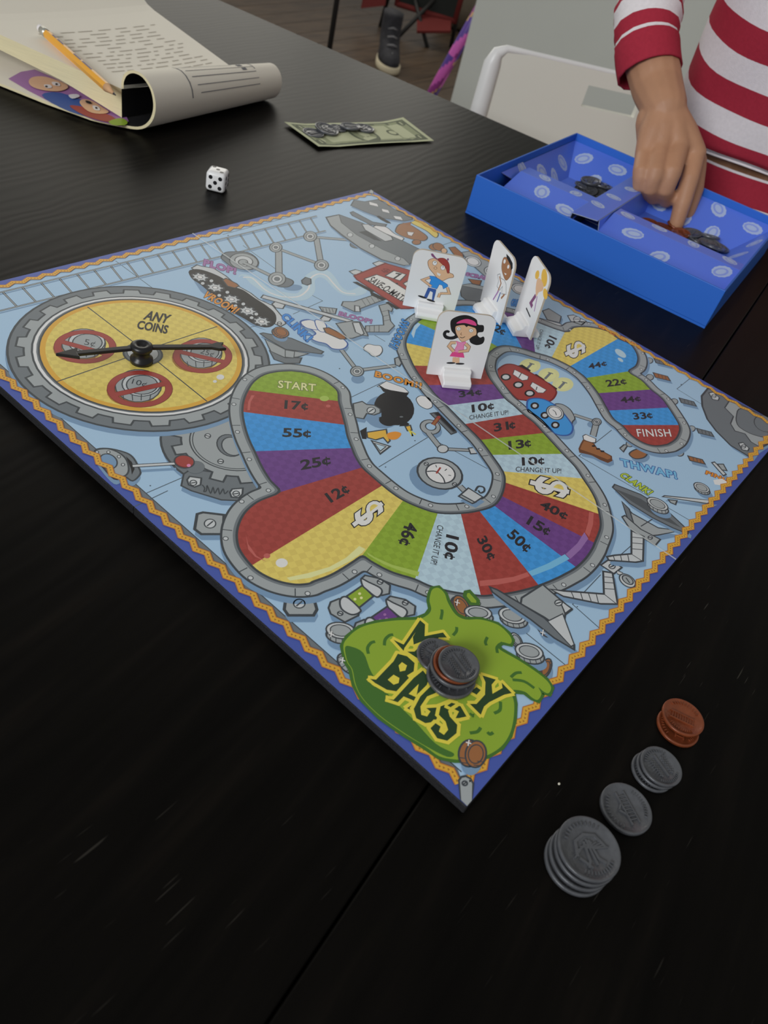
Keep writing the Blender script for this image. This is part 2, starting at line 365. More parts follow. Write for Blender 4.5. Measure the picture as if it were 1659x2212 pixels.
# zigzag rope border on four sides
a = Art(134)
def zig(o, d, n, L, skip0=0.008):
    pts = []; k = int(L / 0.0052)
    for i in range(k + 1):
        t = skip0 + (L - 2 * skip0) * i / k; pts.append(Vector(o) + Vector(d) * t + Vector(n) * (0.0062 + (0.0012 if i % 2 else -0.0012)))
    q = [a.bd(p[0], p[1]) for p in pts]
    a._stroke(q, 0.0032, 'zedge'); a._stroke(q, 0.0023, 'gold')
    for i in range(len(q) - 1):
        for t in (.25, .6, .9):
            c = q[i] + (q[i + 1] - q[i]) * t; a.raw([c + Vector((-.0006, -.0003)), c + Vector((.0004, -.0006)), c + Vector((.0003, .0005))], 'dgold'); a.k -= 1
zig((0, 0), (1, 0), (0, 1), S); a.k = 134; zig((0, 0), (0, 1), (1, 0), S); a.k = 134; zig((S, 0), (0, 1), (-1, 0), S); a.k = 134; zig((0, S), (1, 0), (0, -1), S)
for src in ('G 970,1400 985,1380 1010,1375 1040,1390 1055,1420 1060,1530 1020,1563 978,1520',): a.poly(src, 'grey', smooth=False, w=0.0008)
a.pell('G 1005,1418', 15, 13, 'lg'); a.line('G 996,1424 1014,1412', 'out', .0006)
a.poly('B 1172,110 1190,85 1218,95 1205,118', 'grey')
a.done('printed_border', board)

# ladder
a = Art(10)
def brd(x, y): return a.bd(x, y)
r1a, r1b, r2a, r2b = Vector((.0075, .3835)), Vector((.308, .3768)), Vector((.0075, .3668)), Vector((.2960, .3555))
for p, q in ((r1a, r1b), (r2a, r2b)):
    off = Vector((-.0015, -.002)); a._stroke([a.bd(*(p + off)), a.bd(*(q + off))], .0012, 'bgs'); a.k -= 1
n_r = 25
for i in range(n_r):
    t = i / n_r + .015; p = r1a.lerp(r1b, t); q = r2a.lerp(r2b, t); a._stroke([a.bd(*p), a.bd(*q)], .0014, 'out'); a.k -= 1
a.k += 1
for i in range(n_r):
    t = i / n_r + .015; p = r1a.lerp(r1b, t); q = r2a.lerp(r2b, t); a._stroke([a.bd(*p), a.bd(*q)], .0006, 'grey'); a.k -= 1
a.k += 1
for p, q in ((r1a, r1b), (r2a, r2b)): a._stroke([a.bd(*p), a.bd(*q)], .0015, 'out'); a._stroke([a.bd(*p), a.bd(*q)], .0007, 'grey')
a.done('printed_ladder', board)

# small gear below the spinner, with its plate, spring and lever
def gear(a, c, r0, r1, teeth, col, out='out', phase=0.0, duty=.5):
    q = []
    for i in range(teeth):
        for f, r in ((0, r0), (.06, r1), (duty, r1), (duty + .06, r0)):
            t = 2 * math.pi * (i + f) / teeth + phase; q.append(Vector((c[0] + r * math.cos(t), c[1] + r * math.sin(t))))
        for f in (.75,):
            t = 2 * math.pi * (i + f) / teeth + phase; q.append(Vector((c[0] + r0 * math.cos(t), c[1] + r0 * math.sin(t))))
    a.raw(q, col); a._stroke(q, .0011, out, True)
a = Art(12)
c2 = a.bd(.0685, .2054)
a.circ(c2 + Vector((-.002, -.003)), .0365, 'bgs', seg=48); a.circ(c2, .0365, 'dg', 'out', .0012, seg=48)
a.poly('E 655,730 700,700 1120,760 1130,815 1040,850 1000,890 880,885 700,830 640,800', 'dg', shadow=True)
gear(a, c2, .0265, .0315, 13, 'grey', phase=.2)
a.circ(c2, .0222, None, 'out', .0007, 48); a.circ(c2, .0208, 'grey', 'out', .0005, 48)
a.pell('E 930,560', 80, 62, 'dg', rot=25); a.pell('E 945,565', 66, 52, 'grey', rot=25)
def screw(a, src, r, ang=0):
    a.pell(src, r, r * .78, 'lg', w=.0006); sc = src.split()[0]; x, y = [float(v) for v in src.split()[1].split(',')]
    dx, dy = r * .75 * math.cos(ang), r * .6 * math.sin(ang)
    a.line('%s %f,%f %f,%f' % (sc, x - dx, y - dy, x + dx, y + dy), 'out', .0007)
screw(a, 'E 798,503', 17, .3); screw(a, 'E 875,655', 17, .1)
a.poly('E 675,765 690,745 760,755 755,795 720,808 685,795', 'lg'); a.poly('E 930,840 945,820 1008,815 1005,850 985,872 940,868', 'lg'); screw(a, 'E 712,783', 20, -.2); screw(a, 'E 968,848', 20, -.2)
a.line('E 765,795 780,815 775,835 790,830 795,800 815,845 830,810 840,845 860,815 870,850 890,820 900,848 920,830', 'out', .0006, smooth=True)
a.poly('E 125,590 200,578 300,600 350,630 385,690 395,730 350,772 300,745 240,760 150,660', 'dg', smooth=True, shadow=True)
a.poly('E 125,592 200,580 270,605 315,650 325,715 290,745 220,720 150,640', 'grey', smooth=True); a.pell('E 205,655', 55, 42, 'bgs', rot=25)
for p in ('E 137,600', 'E 205,600', 'E 268,627', 'E 292,675'): a.pell(p, 10, 8, 'lg', w=.0004)
a.poly('E 310,625 345,660 362,700 345,735 340,700 322,655', 'black', None)
a.line('E 400,712 610,700', 'bgs', .0016); a.line('E 350,683 610,668', 'out', .0024); a.line('E 350,683 610,668', 'lg', .0014)
a.pell('E 725,690', 55, 38, 'dg', None); a.pell('E 658,657', 60, 38, 'dred', 'out', rot=8); a.pell('E 660,655', 54, 33, 'red', None, rot=8); a.pell('E 685,680', 12, 9, 'lpink', None)
a.done('printed_lever_gear', board)

# spinner: gear ring and yellow dial
a = Art(30)
c1 = a.bd(.0799, .2935)
a.circ(c1 + Vector((-.003, -.003)), .0708, 'bgs', seg=64); a.circ(c1, .0708, 'dg', 'out', .0013, seg=64)
gear(a, c1, .0628, .0668, 22, 'grey', phase=.1, duty=.52)
a.ring(c1, .0588, .0010, 'out'); a.ring(c1, .0572, .0018, 'white'); a.ring(c1, .0560, .0012, 'dg'); a.circ(c1, .0553, 'gold', 'out', .0010, 64); a.circ(c1, .0520, 't_yellow', seg=64)
for p, q in (('A 560,780', 'A 860,1010'), ('A 1390,905', 'A 1010,1030'), ('A 365,1258', 'A 830,1098'), ('A 1325,1385', 'A 990,1115')): a.line(p + ' ' + q, 'out', .0007)
def nocoin(c, rx, ry, sl, body, tq):
    a.pell('A %d,%d' % (c[0] - 50, c[1] + 10), rx * .82, ry * .9, 'dgold', None)
    a.pell('A %d,%d' % (c[0] - 10, c[1] - 20), rx * .74, ry * .92, 'grey', 'out'); a.pell('A %d,%d' % (c[0] + 10, c[1] - 30), rx * .62, ry * .68, 'lg', 'out'); a.pell('A %d,%d' % (c[0] + 14, c[1] - 26), rx * .5, ry * .54, 'grey', 'out')
    for t in (-.5, -.2, .1, .4): a.line('A %f,%f %f,%f' % (c[0] - 10 + rx * t, c[1] + ry * .32, c[0] - 10 + rx * t * .9, c[1] + ry * .66), 'out', .0005)
    a.text(body, tq, 'out')
    for col, k in (('dred', .0040), ('red', .0034)):
        sc = CROPS['A'][2]; q = [a.to((c[0] / sc + rx * .93 / sc * math.cos(2 * math.pi * i / 40), 400 + c[1] / sc + ry * .92 / sc * math.sin(2 * math.pi * i / 40))) for i in range(40)]
        a._stroke(q, k, col, True); a.line(sl, col, k)
nocoin((545, 1035), 190, 103, 'A 385,1000 690,1085', '5\u00a2', 'A 535,1030 605,1045 545,985')
nocoin((1297, 1095), 180, 105, 'A 1150,1068 1445,1135', '25\u00a2', 'A 1275,1085 1360,1110 1290,1045')
nocoin((895, 1305), 200, 113, 'A 725,1345 1065,1270', '10\u00a2', 'A 838,1280 930,1302 853,1240')
a.text('ANY', 'A 918,858 1068,886 948,806', 'txt', .03); a.text('COINS', 'A 874,918 1066,952 890,868', 'txt', .03)
a.pell('A 1410,1230', 25, 17, 'ivory', None); a.pell('A 1375,1258', 13, 9, 'ivory', None)
hub_c = a.bd(.0777, .2921); a.circ(hub_c, .0105, 'dg', 'out', .0010, 32); a.circ(hub_c + Vector((.0004, .0006)), .0085, 'lg', 'out', .0004, 32)
a.done('printed_spinner_dial', board)

# ---- the path
OS = ['E 1300,118 1220,122 1140,140 1080,180', 'E 1045,230 1020,290', 'E 1012,360 1025,440 1050,520', 'E 1085,595 1130,690 1180,770',
      'E 1235,838 1120,890 1060,930 1015,980 985,1050 980,1120 1000,1190', 'E 1065,1275 1130,1325 1220,1365 1320,1385 1400,1380 F 230,1520 340,1480 430,1430 500,1385', 'F 562,1350 620,1385 700,1430 780,1465',
      'F 912,1505 1000,1545 1100,1575 1200,1595', 'H 232,1260 300,1256 400,1245 500,1225', 'H 600,1195 700,1155 770,1120', 'H 838,1080 900,1020 940,960', 'H 955,925 985,850 993,800',
      'H 985,742 965,660 930,590', 'H 880,515 830,440', 'H 752,358 690,290', 'H 630,225 570,160', 'H 500,105 440,50', 'C 975,1425', 'C 905,1335 870,1285', 'C 848,1225', 'C 850,1180', 'C 866,1138',
      'C 930,1092 1000,1085', 'C 1088,1102', 'C 1172,1128', 'C 1280,1160', 'D 295,482 350,520', 'D 405,565', 'D 490,670', 'D 560,790 600,850', 'D 655,890 720,960 800,1010 880,1030', 'D 960,1020']
IS = ['E 1300,118 1390,130 1470,160 1530,200 1570,240', 'F 398,328 418,400', 'F 440,485 455,560', 'F 485,640 510,700', 'F 555,770 620,830', 'F 690,890 760,945', 'F 830,990 930,1035', 'F 1060,1075', 'F 1215,1078',
      'F 1340,1060', 'F 1440,1025', 'F 1490,960', 'F 1513,870', 'F 1500,795', 'F 1425,685', 'F 1350,585', 'F 1245,480', 'C 610,1470 540,1400', 'C 490,1340 440,1280', 'C 400,1215 375,1160 355,1110',
      'C 350,1070 360,1030 385,985', 'C 420,940', 'C 540,868 640,840 740,832 840,842', 'C 960,868 1050,890', 'C 1150,925', 'D 255,250 320,220 400,215 480,225 560,250', 'D 620,295 700,330 740,380 755,430 740,480',
      'D 690,520 780,580', 'D 845,645 920,705', 'D 968,770 1010,835', 'D 1040,890 1042,930 1015,985', 'D 960,1020']
SPC = 'green red blue purple red yellow green ice red blue purple red yellow ice green red ice purple red yellow blue green blue purple ice yellow blue green purple blue red'.split()
a = Art(50)
def side(segs):
    flat = []; idx = []
    for sg in segs:
        idx.append(len(flat) * 3); flat += [a.to(p) for p in pp(sg)]
    return cat(flat, False, 3), idx
Oq, Oi = side(OS); Iq, Ii = side(IS)
bound = Oq + Iq[::-1][1:-1]
RW = 0.0072
import numpy as np
def sdf_contours(poly, levels, cell=.0013, pad=.014):
    """outlines of the path grown by each level: signed distance on a grid, then marching squares"""
    P = np.array([(p[0], p[1]) for p in poly]); Q = np.roll(P, -1, 0)
    x0, y0 = P.min(0) - pad; x1, y1 = P.max(0) + pad; nx, ny = int((x1 - x0) / cell) + 1, int((y1 - y0) / cell) + 1
    X, Y = np.meshgrid(x0 + np.arange(nx) * cell, y0 + np.arange(ny) * cell, indexing='ij'); D = np.full(X.shape, 9.0); IN = np.zeros(X.shape, bool)
    for (ax, ay), (bx, by) in zip(P, Q):
        dx, dy = bx - ax, by - ay; l2 = dx * dx + dy * dy
        if l2 < 1e-14: continue
        t = np.clip(((X - ax) * dx + (Y - ay) * dy) / l2, 0, 1); D = np.minimum(D, (X - ax - t * dx) ** 2 + (Y - ay - t * dy) ** 2)
        c = ((ay > Y) != (by > Y)); IN ^= c & (X < (bx - ax) * (Y - ay) / (by - ay if abs(by - ay) > 1e-12 else 1e-12) + ax)
    D = np.sqrt(D); D[IN] *= -1; res = []
    for lv in levels:
        F = D - lv; nxt = {}; pt = {}
        def ev(i, j, k):
            key = (i, j, k)
            if key not in pt:
                a_, b_ = F[i, j], (F[i + 1, j] if k == 0 else F[i, j + 1]); t = a_ / (a_ - b_)
                pt[key] = Vector((x0 + (i + (t if k == 0 else 0)) * cell, y0 + (j + (t if k == 1 else 0)) * cell))
            return key
        S_ = F < 0; cells = np.argwhere((S_[:-1, :-1] != S_[1:, :-1]) | (S_[:-1, :-1] != S_[:-1, 1:]) | (S_[:-1, :-1] != S_[1:, 1:]))
        for i, j in cells:
            i, j = int(i), int(j); c = [S_[i, j], S_[i + 1, j], S_[i + 1, j + 1], S_[i, j + 1]]; E = [(i, j, 0), (i + 1, j, 1), (i, j + 1, 0), (i, j, 1)]
            st = [E[k] for k in range(4) if c[k] and not c[(k + 1) % 4]]; en = [E[k] for k in range(4) if not c[k] and c[(k + 1) % 4]]
            for a_, b_ in zip(st, en): nxt[ev(*a_)] = ev(*b_)
        best = []; left = set(nxt)
        while left:
            k0 = k = left.pop(); loop = [pt[k0]]
            while nxt.get(k) is not None and nxt[k] != k0 and nxt[k] in left: k = nxt[k]; left.discard(k); loop.append(pt[k])
            if len(loop) > len(best): best = loop
        n = len(best); best = [(best[i - 1] + best[i] * 2 + best[(i + 1) % n]) / 4 for i in range(n)]; res.append(best)
    return res
ct = sdf_contours(bound, (RW + .0010, RW - .0001, .0024, .0012))
a.raw([p + Vector((-.0022, -.0026)) for p in ct[0]], 'bgs'); a.raw(ct[0], 'out'); a.raw(ct[1], 'grey'); a.raw(ct[2], 'dg'); a.raw(ct[3], 'out')
# light upper face of the rim, its joints and rivets
def rim_marks(q, sgn, step=.021):
    acc = 0.0; k = 0
    for i in range(2, len(q) - 2):
        d = q[i + 1] - q[i]; acc += d.length
        if acc > step:
            acc = 0.0; t = (q[i + 2] - q[i - 2]).normalized(); n = Vector((-t.y, t.x)) * sgn
            a._stroke([q[i] + n * .0028, q[i] + n * .0072], .0005, 'out'); a.k -= 1
            for off in (.0055,):
                p = q[i] + t * off * (1 if sgn > 0 else 1) + n * .0052
                a.circ(p, .0012, 'lg', 'out', .0004, 10); a.k -= 2
rim_marks(Oq, -1); rim_marks(Iq, 1); a.k += 4
a.done('printed_path_rim', board)
for i, c in enumerate(SPC):
    a = Art(64); q = Oq[Oi[i]:Oi[i + 1] + 1] + Iq[Ii[i]:Ii[i + 1] + 1][::-1]
    if (q[0] - q[-1]).length < 1e-6: q = q[:-1]
    cl = [q[0]]
    for p in q[1:]:
        if (p - cl[-1]).length > 1e-6: cl.append(p)
    a.raw(cl, 't_' + c); a.done('path_space', board)
# glossy rim highlights printed along the path
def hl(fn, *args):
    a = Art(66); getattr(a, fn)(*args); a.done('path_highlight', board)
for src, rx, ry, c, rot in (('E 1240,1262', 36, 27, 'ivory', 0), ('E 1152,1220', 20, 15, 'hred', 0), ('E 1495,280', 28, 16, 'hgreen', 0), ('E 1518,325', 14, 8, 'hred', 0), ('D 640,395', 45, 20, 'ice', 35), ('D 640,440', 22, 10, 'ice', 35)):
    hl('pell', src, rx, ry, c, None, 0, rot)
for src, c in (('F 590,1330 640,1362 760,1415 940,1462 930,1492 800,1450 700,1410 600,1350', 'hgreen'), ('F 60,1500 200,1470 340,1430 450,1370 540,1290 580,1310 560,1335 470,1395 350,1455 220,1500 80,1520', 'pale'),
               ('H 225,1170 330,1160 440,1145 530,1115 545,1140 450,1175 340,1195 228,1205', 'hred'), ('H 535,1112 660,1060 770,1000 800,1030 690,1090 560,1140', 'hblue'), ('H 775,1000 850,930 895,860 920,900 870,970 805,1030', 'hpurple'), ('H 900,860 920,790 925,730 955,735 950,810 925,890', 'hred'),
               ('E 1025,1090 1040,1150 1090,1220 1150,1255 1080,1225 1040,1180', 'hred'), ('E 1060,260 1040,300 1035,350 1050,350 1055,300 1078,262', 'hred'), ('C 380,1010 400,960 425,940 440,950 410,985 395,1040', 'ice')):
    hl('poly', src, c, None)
a = Art(70)
T = [('17\u00a2', 'E 1258,340 1392,350 1262,292'), ('55\u00a2', 'E 1247,508 1410,514 1250,458'), ('25\u00a2', 'E 1358,706 1530,675 1352,650'), ('12\u00a2', 'F 355,1000 480,932 312,945'), ('46\u00a2', 'F 850,1130 798,1268 932,1155'),
     ('10\u00a2', 'F 1120,1215 1100,1365 1200,1235'), ('30\u00a2', 'H 207,905 280,1040 262,880'), ('50\u00a2', 'H 398,882 518,990 445,838'), ('15\u00a2', 'H 525,805 655,882 555,757'), ('40\u00a2', 'H 607,700 770,780 632,655'),
     ('10\u00a2', 'H 500,432 637,425 497,382'), ('13\u00a2', 'H 415,330 552,312 410,278'), ('31\u00a2', 'H 322,215 452,195 316,165'), ('10\u00a2', 'H 180,92 315,72 175,45'), ('34\u00a2', 'C 690,1418 830,1402 682,1380'),
     ('2\u00a2', 'C 905,985 965,1022 930,950'), ('10\u00a2', 'D 150,272 112,345 200,295'), ('44\u00a2', 'D 425,505 545,480 415,470'), ('22\u00a2', 'D 550,625 682,608 535,582'), ('44\u00a2', 'D 648,738 780,725 636,700'), ('33\u00a2', 'D 735,852 862,843 722,808')]
def wd_(body, q, *args, **kw):
    a = Art(70); a.text(body, q, *args, **kw); a.done('path_lettering', board)
for body, q in T: a = Art(70); a.price(body[:-1], q); a.done('path_price', board)
for q in ('F 1060,1148 1012,1405 1100,1160', 'H 455,470 747,482 457,440', 'H 160,140 410,105 158,112', 'D 85,228 52,362 108,235'): wd_('CHANGE IT UP!', q, 'txt', .006)
for q in ('F 475,1108 535,1188 658,972', 'H 567,493 543,587 800,553', 'D 244,359 280,441 372,304'): wd_('$', q, 'ivory', .022, 'txt', .028)
wd_('START', 'E 1218,215 1442,238 1222,172', 'pale', .02, 'out', .03, 1.05); wd_('FINISH', 'D 760,970 992,970 748,918', 'white', .01, 'dred', .03, 1.08)

# ---- machine pictures on the blue ground
def armseg(a, src, w=.004):
    a.line(src, 'out', w); a.line(src, 'grey', w - .0012)
def joint(a, src, r):
    a.pell(src, r, r * .78, 'grey', shadow=False); a.pell(src, r * .62, r * .46, 'lg', w=.0005); a.pell(src, r * .3, r * .22, 'dg', w=.0004)
def flatcoin(a, src, rx, ry, rot, col='grey', edge='lg', dx=-6, dy=14):
    c = src.split()[0]; x, y = [float(v) for v in src.split()[1].split(',')]
    a.pell('%s %f,%f' % (c, x + dx, y + dy), rx, ry, col, 'out', .0008, rot, shadow=True); a.pell(src, rx, ry, edge, 'out', .0007, rot); a.pell(src, rx * .72, ry * .7, col, 'out', .0005, rot)
    r = math.radians(rot)
    for t in (30, 55, 80, 105, 130, 155):
        q = math.radians(t); ex, ey = rx * math.cos(q), ry * math.sin(q); X = x + ex * math.cos(r) - ey * math.sin(r); Y = y + ex * math.sin(r) + ey * math.cos(r)
        a.line('%s %f,%f %f,%f' % (c, X, Y, X + dx, Y + dy), 'out', .0004); a.k -= 1
    a.k += 1
# black conveyor
a = Art(14)
a.poly('B 50,640 20,620 25,605 45,640 60,680 100,740 200,820 320,890 430,960 520,990 460,960', 'bgs', None)
a.poly('B 40,590 75,570 110,580 180,590 260,640 330,700 420,750 470,790 560,830 620,900 645,945 610,965 560,940', 'lg', smooth=False)
a.poly('B 22,618 40,600 90,598 160,618 240,655 300,705 370,730 450,785 520,830 575,880 582,930 555,962 510,970 450,955 380,915 300,870 220,805 150,740 90,690 45,660', 'black', None, smooth=True)
for p in ('B 95,648', 'B 192,715', 'B 297,790', 'B 400,865', 'B 490,932'):
    c = a.to(pp(p)[0]); gear(a, c, .0042, .0056, 7, 'lg', 'out'); a.k -= 1; a.circ(c, .0018, 'white', 'out', .0004, 12); a.k -= 3
a.k += 5
for p in ('B 112,688', 'B 168,672', 'B 218,765', 'B 270,745', 'B 322,832', 'B 372,820', 'B 425,908', 'B 455,885'): a.pell(p, 12, 9, 'lg', None); a.k -= 1
a.poly('B 240,665 262,655 330,690 345,705 320,718 270,705', 'brown'); screw(a, 'B 603,945', 14)
a.done('printed_conveyor', board)
# jointed robot arm, motor and air stream
a = Art(18)
a.poly('B 370,640 340,650 360,630 420,640 490,680 540,720 640,745 720,750 745,700 770,640 830,605 910,605 960,650 1000,710 1050,735 1110,710 1150,690 1160,745 1090,770 1010,760 950,720 900,665 860,650 830,670 830,740 780,790 700,800 600,785 520,755 470,725 420,690', 'ice', None, smooth=True)
a.line('B 370,650 430,655 500,720 560,755 640,775 730,770 790,720 800,660 850,628 905,640 950,690 1010,745 1090,755', 'white', .0012, smooth=True)
a.poly('B 230,520 260,490 330,485 400,490 450,520 470,560 440,595 380,600 300,580 250,545', 'dg', smooth=True, shadow=True); a.pell('B 375,548', 92, 52, 'grey', rot=8); a.pell('B 375,545', 58, 32, 'lg', rot=8); a.pell('B 370,552', 30, 18, 'grey')
a.pell('B 690,715', 60, 20, 'bgs', None); armseg(a, 'B 375,555 580,655'); a.poly('B 545,640 600,640 680,665 690,690 650,712 580,700', 'dg', smooth=True)
armseg(a, 'B 600,650 598,470', .0052); armseg(a, 'B 590,465 860,565', .004); armseg(a, 'B 868,560 838,390', .005); armseg(a, 'B 800,390 1040,410', .004)
joint(a, 'B 588,660', 55); joint(a, 'B 580,458', 40); joint(a, 'B 872,572', 45); joint(a, 'B 800,388', 42)
a.poly('B 745,670 770,650 803,660 805,690 780,700 750,690', 'dg')
a.done('printed_robot_arm', board)
# big boat-like machine and the worker with a hard hat
a = Art(20)
a.poly('B 1190,345 1230,315 1290,330 1340,370 1400,400 1360,420 1280,390', 'white', smooth=True); a.poly('B 1345,350 1370,310 1430,310 1500,350 1550,390 1530,415 1470,410 1400,390 1360,370', 'tan', smooth=True)
a.poly('B 1380,290 1430,285 1450,290 1440,320 1400,310', 'brown', None); a.poly('B 1445,300 1480,285 1540,300 1600,350 1620,375 1600,395 1540,350', 'yellow', smooth=True); a.poly('B 1420,358 1465,362 1450,385 1425,378', 'white', 'out', .0004)
a.poly('B 1060,190 1080,155 1150,165 1240,150 1340,215 1450,260 1455,280 1400,290 1260,270 1150,230', 'dg', shadow=True)
for p in ('1175,165 1230,180 1238,198 1180,185', '1255,210 1300,220 1310,240 1262,228', '1330,255 1380,262 1395,285 1345,275'): a.poly('B ' + p, 'white', 'out', .0004)
a.poly('B 1222,258 1240,255 1310,295 1318,305 1290,302 1250,280', 'black', None); a.poly('B 1055,235 1075,228 1200,295 1290,310 1280,325 1190,315 1070,255', 'dg')
a.pell('B 1100,440', 45, 24, 'dg'); a.poly('B 900,265 985,248 1130,300 1260,360 1400,420 1520,480 1560,520 1400,575 1260,540 1130,470 1000,380 930,320', 'dg', shadow=True)
a.poly('B 985,250 1000,300 1100,380 1260,470 1400,530 1440,570 1400,573 1260,535 1120,460 1000,372 930,315 905,268', 'grey', w=.0006)
a.poly('B 1130,310 1170,310 1320,390 1330,410 1280,420 1150,345', 'lg'); a.poly('B 1160,350 1260,420 1210,410 1110,360', 'out', None)
for p in ('B 1055,378', 'B 1195,450', 'B 1360,530'): a.pell(p, 18, 13, 'lg', w=.0005)
a.pell('B 1480,425', 28, 16, 'tan'); a.pell('B 1600,455', 40, 22, 'tan'); a.pell('C 555,455', 38, 24, 'tan', rot=20); a.pell('C 590,480', 20, 16, 'skin', rot=20)
a.poly('C 620,460 660,455 710,500 720,540 680,540 650,500', 'brown')
a.done('printed_worker_machine', board)
# dashboard strip behind the pawns
a = Art(20)
a.poly('C 700,490 760,480 900,560 1000,640 1120,700 1180,760 1150,790 1060,740 960,680 850,640 760,560', 'grey', shadow=True)
for p in ('C 775,548', 'C 900,615', 'C 1075,725'): a.pell(p, 55, 32, 'lg', rot=18); a.pell(p, 40, 22, 'white', 'out', .0005, rot=18)
a.text('SCRAPE', 'C 730,640 890,672 735,618', 'lilac', .05, 'mauve', .05); a.poly('C 745,660 830,670 820,700 770,690', 'brown')
a.poly('C 690,700 860,720 830,800 750,810 700,770', 'dg'); a.poly('C 690,700 760,690 870,715 860,735', 'grey')
a.text('GRIND', 'C 1015,830 1090,838 1025,790', 'cobalt', .04, 'dblue', .05)
a.poly('C 1220,865 1260,850 1340,900 1330,940 1250,920', 'grey', shadow=True); a.poly('C 1180,905 1330,945 1360,965 1200,945', 'lg'); a.poly('C 1380,895 1420,890 1500,930 1470,955 1400,930', 'lg', shadow=True); screw(a, 'C 1440,918', 22)
a.done('printed_dashboard', board)
# red coin machine
a = Art(40)
a.poly('B 1000,830 1010,805 1080,805 1200,765 1280,790 1120,850 1120,868 1085,870', 'grey', shadow=True); a.poly('B 1085,830 1115,835 1120,870 1085,868', 'lg')
for t in (1130, 1160, 1190, 1220): a.line('B %d,%d %d,%d' % (t, 792 - (t - 1130) * .25, t + 25, 830 - (t - 1130) * .25), 'out', .0004); a.k -= 1
a.poly('B 1200,560 1240,545 1290,560 1280,590 1220,575', 'lg'); a.poly('B 1050,612 1090,600 1130,612 1110,635 1075,630', 'lg')
a.poly('B 1080,640 1280,560 1420,600 1660,690 1660,820 1430,850 1380,850 1100,665', 'red', 'dred', .0014)
a.poly('B 1145,660 1225,632 1300,660 1460,760 1420,800 1380,800', 'ivory'); a.poly('B 1280,640 1335,608 1415,632 1375,672', 'ivory'); a.poly('B 1395,690 1440,665 1470,680 1430,720', 'ivory')
a.text('SAVE-O-MATIC', 'B 1165,672 1405,820 1205,645', 'txt', .02); a.text('7', 'B 1330,656 1365,662 1350,622', 'txt', .03); a.text('$', 'B 1250,612 1290,625 1275,590', 'dred', .03); a.pell('B 1355,690', 7, 5, 'txt', None)
for p in ('1070,680 1100,678 1215,740 1190,745', '1180,735 1290,790 1265,800 1190,765', '1280,810 1300,805 1375,850 1350,855'): a.poly('B ' + p, 'black', None)
a.done('printed_coin_machine', board)
# pipes, glove, hopper, shelf
a = Art(22)
a.poly('B 485,780 500,762 1070,925 1050,938', 'lg', shadow=True); a.poly('B 555,820 575,805 640,825 625,850 580,845', 'lg'); a.poly('B 865,915 885,895 935,912 920,930 880,930', 'lg'); a.poly('B 858,838 970,850 960,885 880,870', 'grey')
for t in (880, 900, 920, 940): a.line('B %d,848 %d,875' % (t, t + 8), 'out', .0004); a.k -= 1
a.k += 1
a.poly('B 1240,830 1300,815 1330,850 1320,870 1300,860 1315,930 1340,960 1300,1000 1150,1000 1155,960 1270,955 1265,900', 'grey', shadow=True)
for s_ in ('1180,960 1180,1000', '1210,958 1210,1000', '1240,957 1240,1000', '1268,930 1310,920', '1265,900 1308,890', '1255,870 1300,860'): a.line('B ' + s_, 'out', .0004); a.k -= 1
a.k += 1
a.poly('B 965,945 1060,930 1120,935 1165,1010 1170,1025 1130,1020 1070,1040 1040,1040', 'grey', shadow=True); a.poly('B 1070,940 1115,938 1145,1010 1130,1020 1090,1000', 'lg')
a.poly('B 740,930 790,920 840,940 880,970 940,990 1030,1060 1035,1090 1000,1110 940,1105 900,1075 840,1060 800,1035 835,1010 800,980 745,960', 'white', 'dblue', .0010, smooth=True, shadow=True)
a.poly('B 740,935 800,922 850,945 870,980 830,985 770,970', 'white', 'dblue', .0007, smooth=True); a.poly('B 830,925 880,930 905,965 890,1000 850,985', 'white', 'dblue', .0007, smooth=True)
a.poly('B 885,975 920,972 1020,1020 1030,1045 990,1045 900,1005', 'brown')
a.poly('B 480,1010 500,1005 680,1040 885,1125 870,1140 640,1110 520,1040', 'dg', shadow=True); a.poly('B 510,1045 640,1112 790,1138 720,1160 630,1165 555,1140', 'grey'); a.poly('B 540,1120 640,1165 745,1165 730,1200 640,1200 570,1175', 'dg')
a.poly('B 640,1115 700,1125 695,1165 640,1160', 'grey', w=.0005); flatcoin(a, 'B 615,1000', 50, 30, 20, 'brown', 'brown', -12, 8)
armseg(a, 'B 1000,1115 1095,1240', .0034); armseg(a, 'B 1110,1245 1345,1215', .0034); a.pell('B 1105,1300', 42, 28, 'bgs', None); joint(a, 'B 1100,1252', 42); a.poly('B 1340,1170 1365,1160 1385,1200 1370,1220 1345,1210', 'grey')
a.poly('B 1145,1095 1170,1078 1210,1085 1250,1090 1262,1120 1240,1150 1200,1155 1170,1130 1145,1115', 'white', 'out', .0006, smooth=True)
a.done('printed_pipes_and_glove', board)
# sound words, each its own lettering
for body, q, c, o, b in (('PLOP!', 'B 118,572 320,630 125,535', 'lilac', 'mauve', 44), ('VROOM!', 'B 108,770 315,882 145,740', 'orange', 'out', 44), ('CLINK!', 'B 612,905 780,1062 650,878', 'cobalt', 'dblue', 60), ('BLOOP!', 'B 982,892 1190,945 990,868', 'lilac', 'mauve', 46),
                      ('SWOOSH!', 'B 1390,915 1305,1090 1435,940', 'cobalt', 'out', 80), ('BOOM!!', 'F 645,165 950,245 652,130', 'orange', 'out', 80), ('THWAP!', 'D 648,1170 1030,1262 640,1122', 'hblue', 'dblue', 40), ('CLANK!', 'D 632,1240 832,1372 668,1218', 'lime', 'vgreen', 40),
                      ('PING!', 'D 1228,1228 1405,1292 1235,1205', 'orange', 'dred', 44), ('B-E-E-P!', 'D 490,215 765,362 500,198', 'orange', 'dred', 90)):
    a = Art(b); a.text(body, q, c, .035, o, .05, 1.12); a.done('printed_sound_word', board)
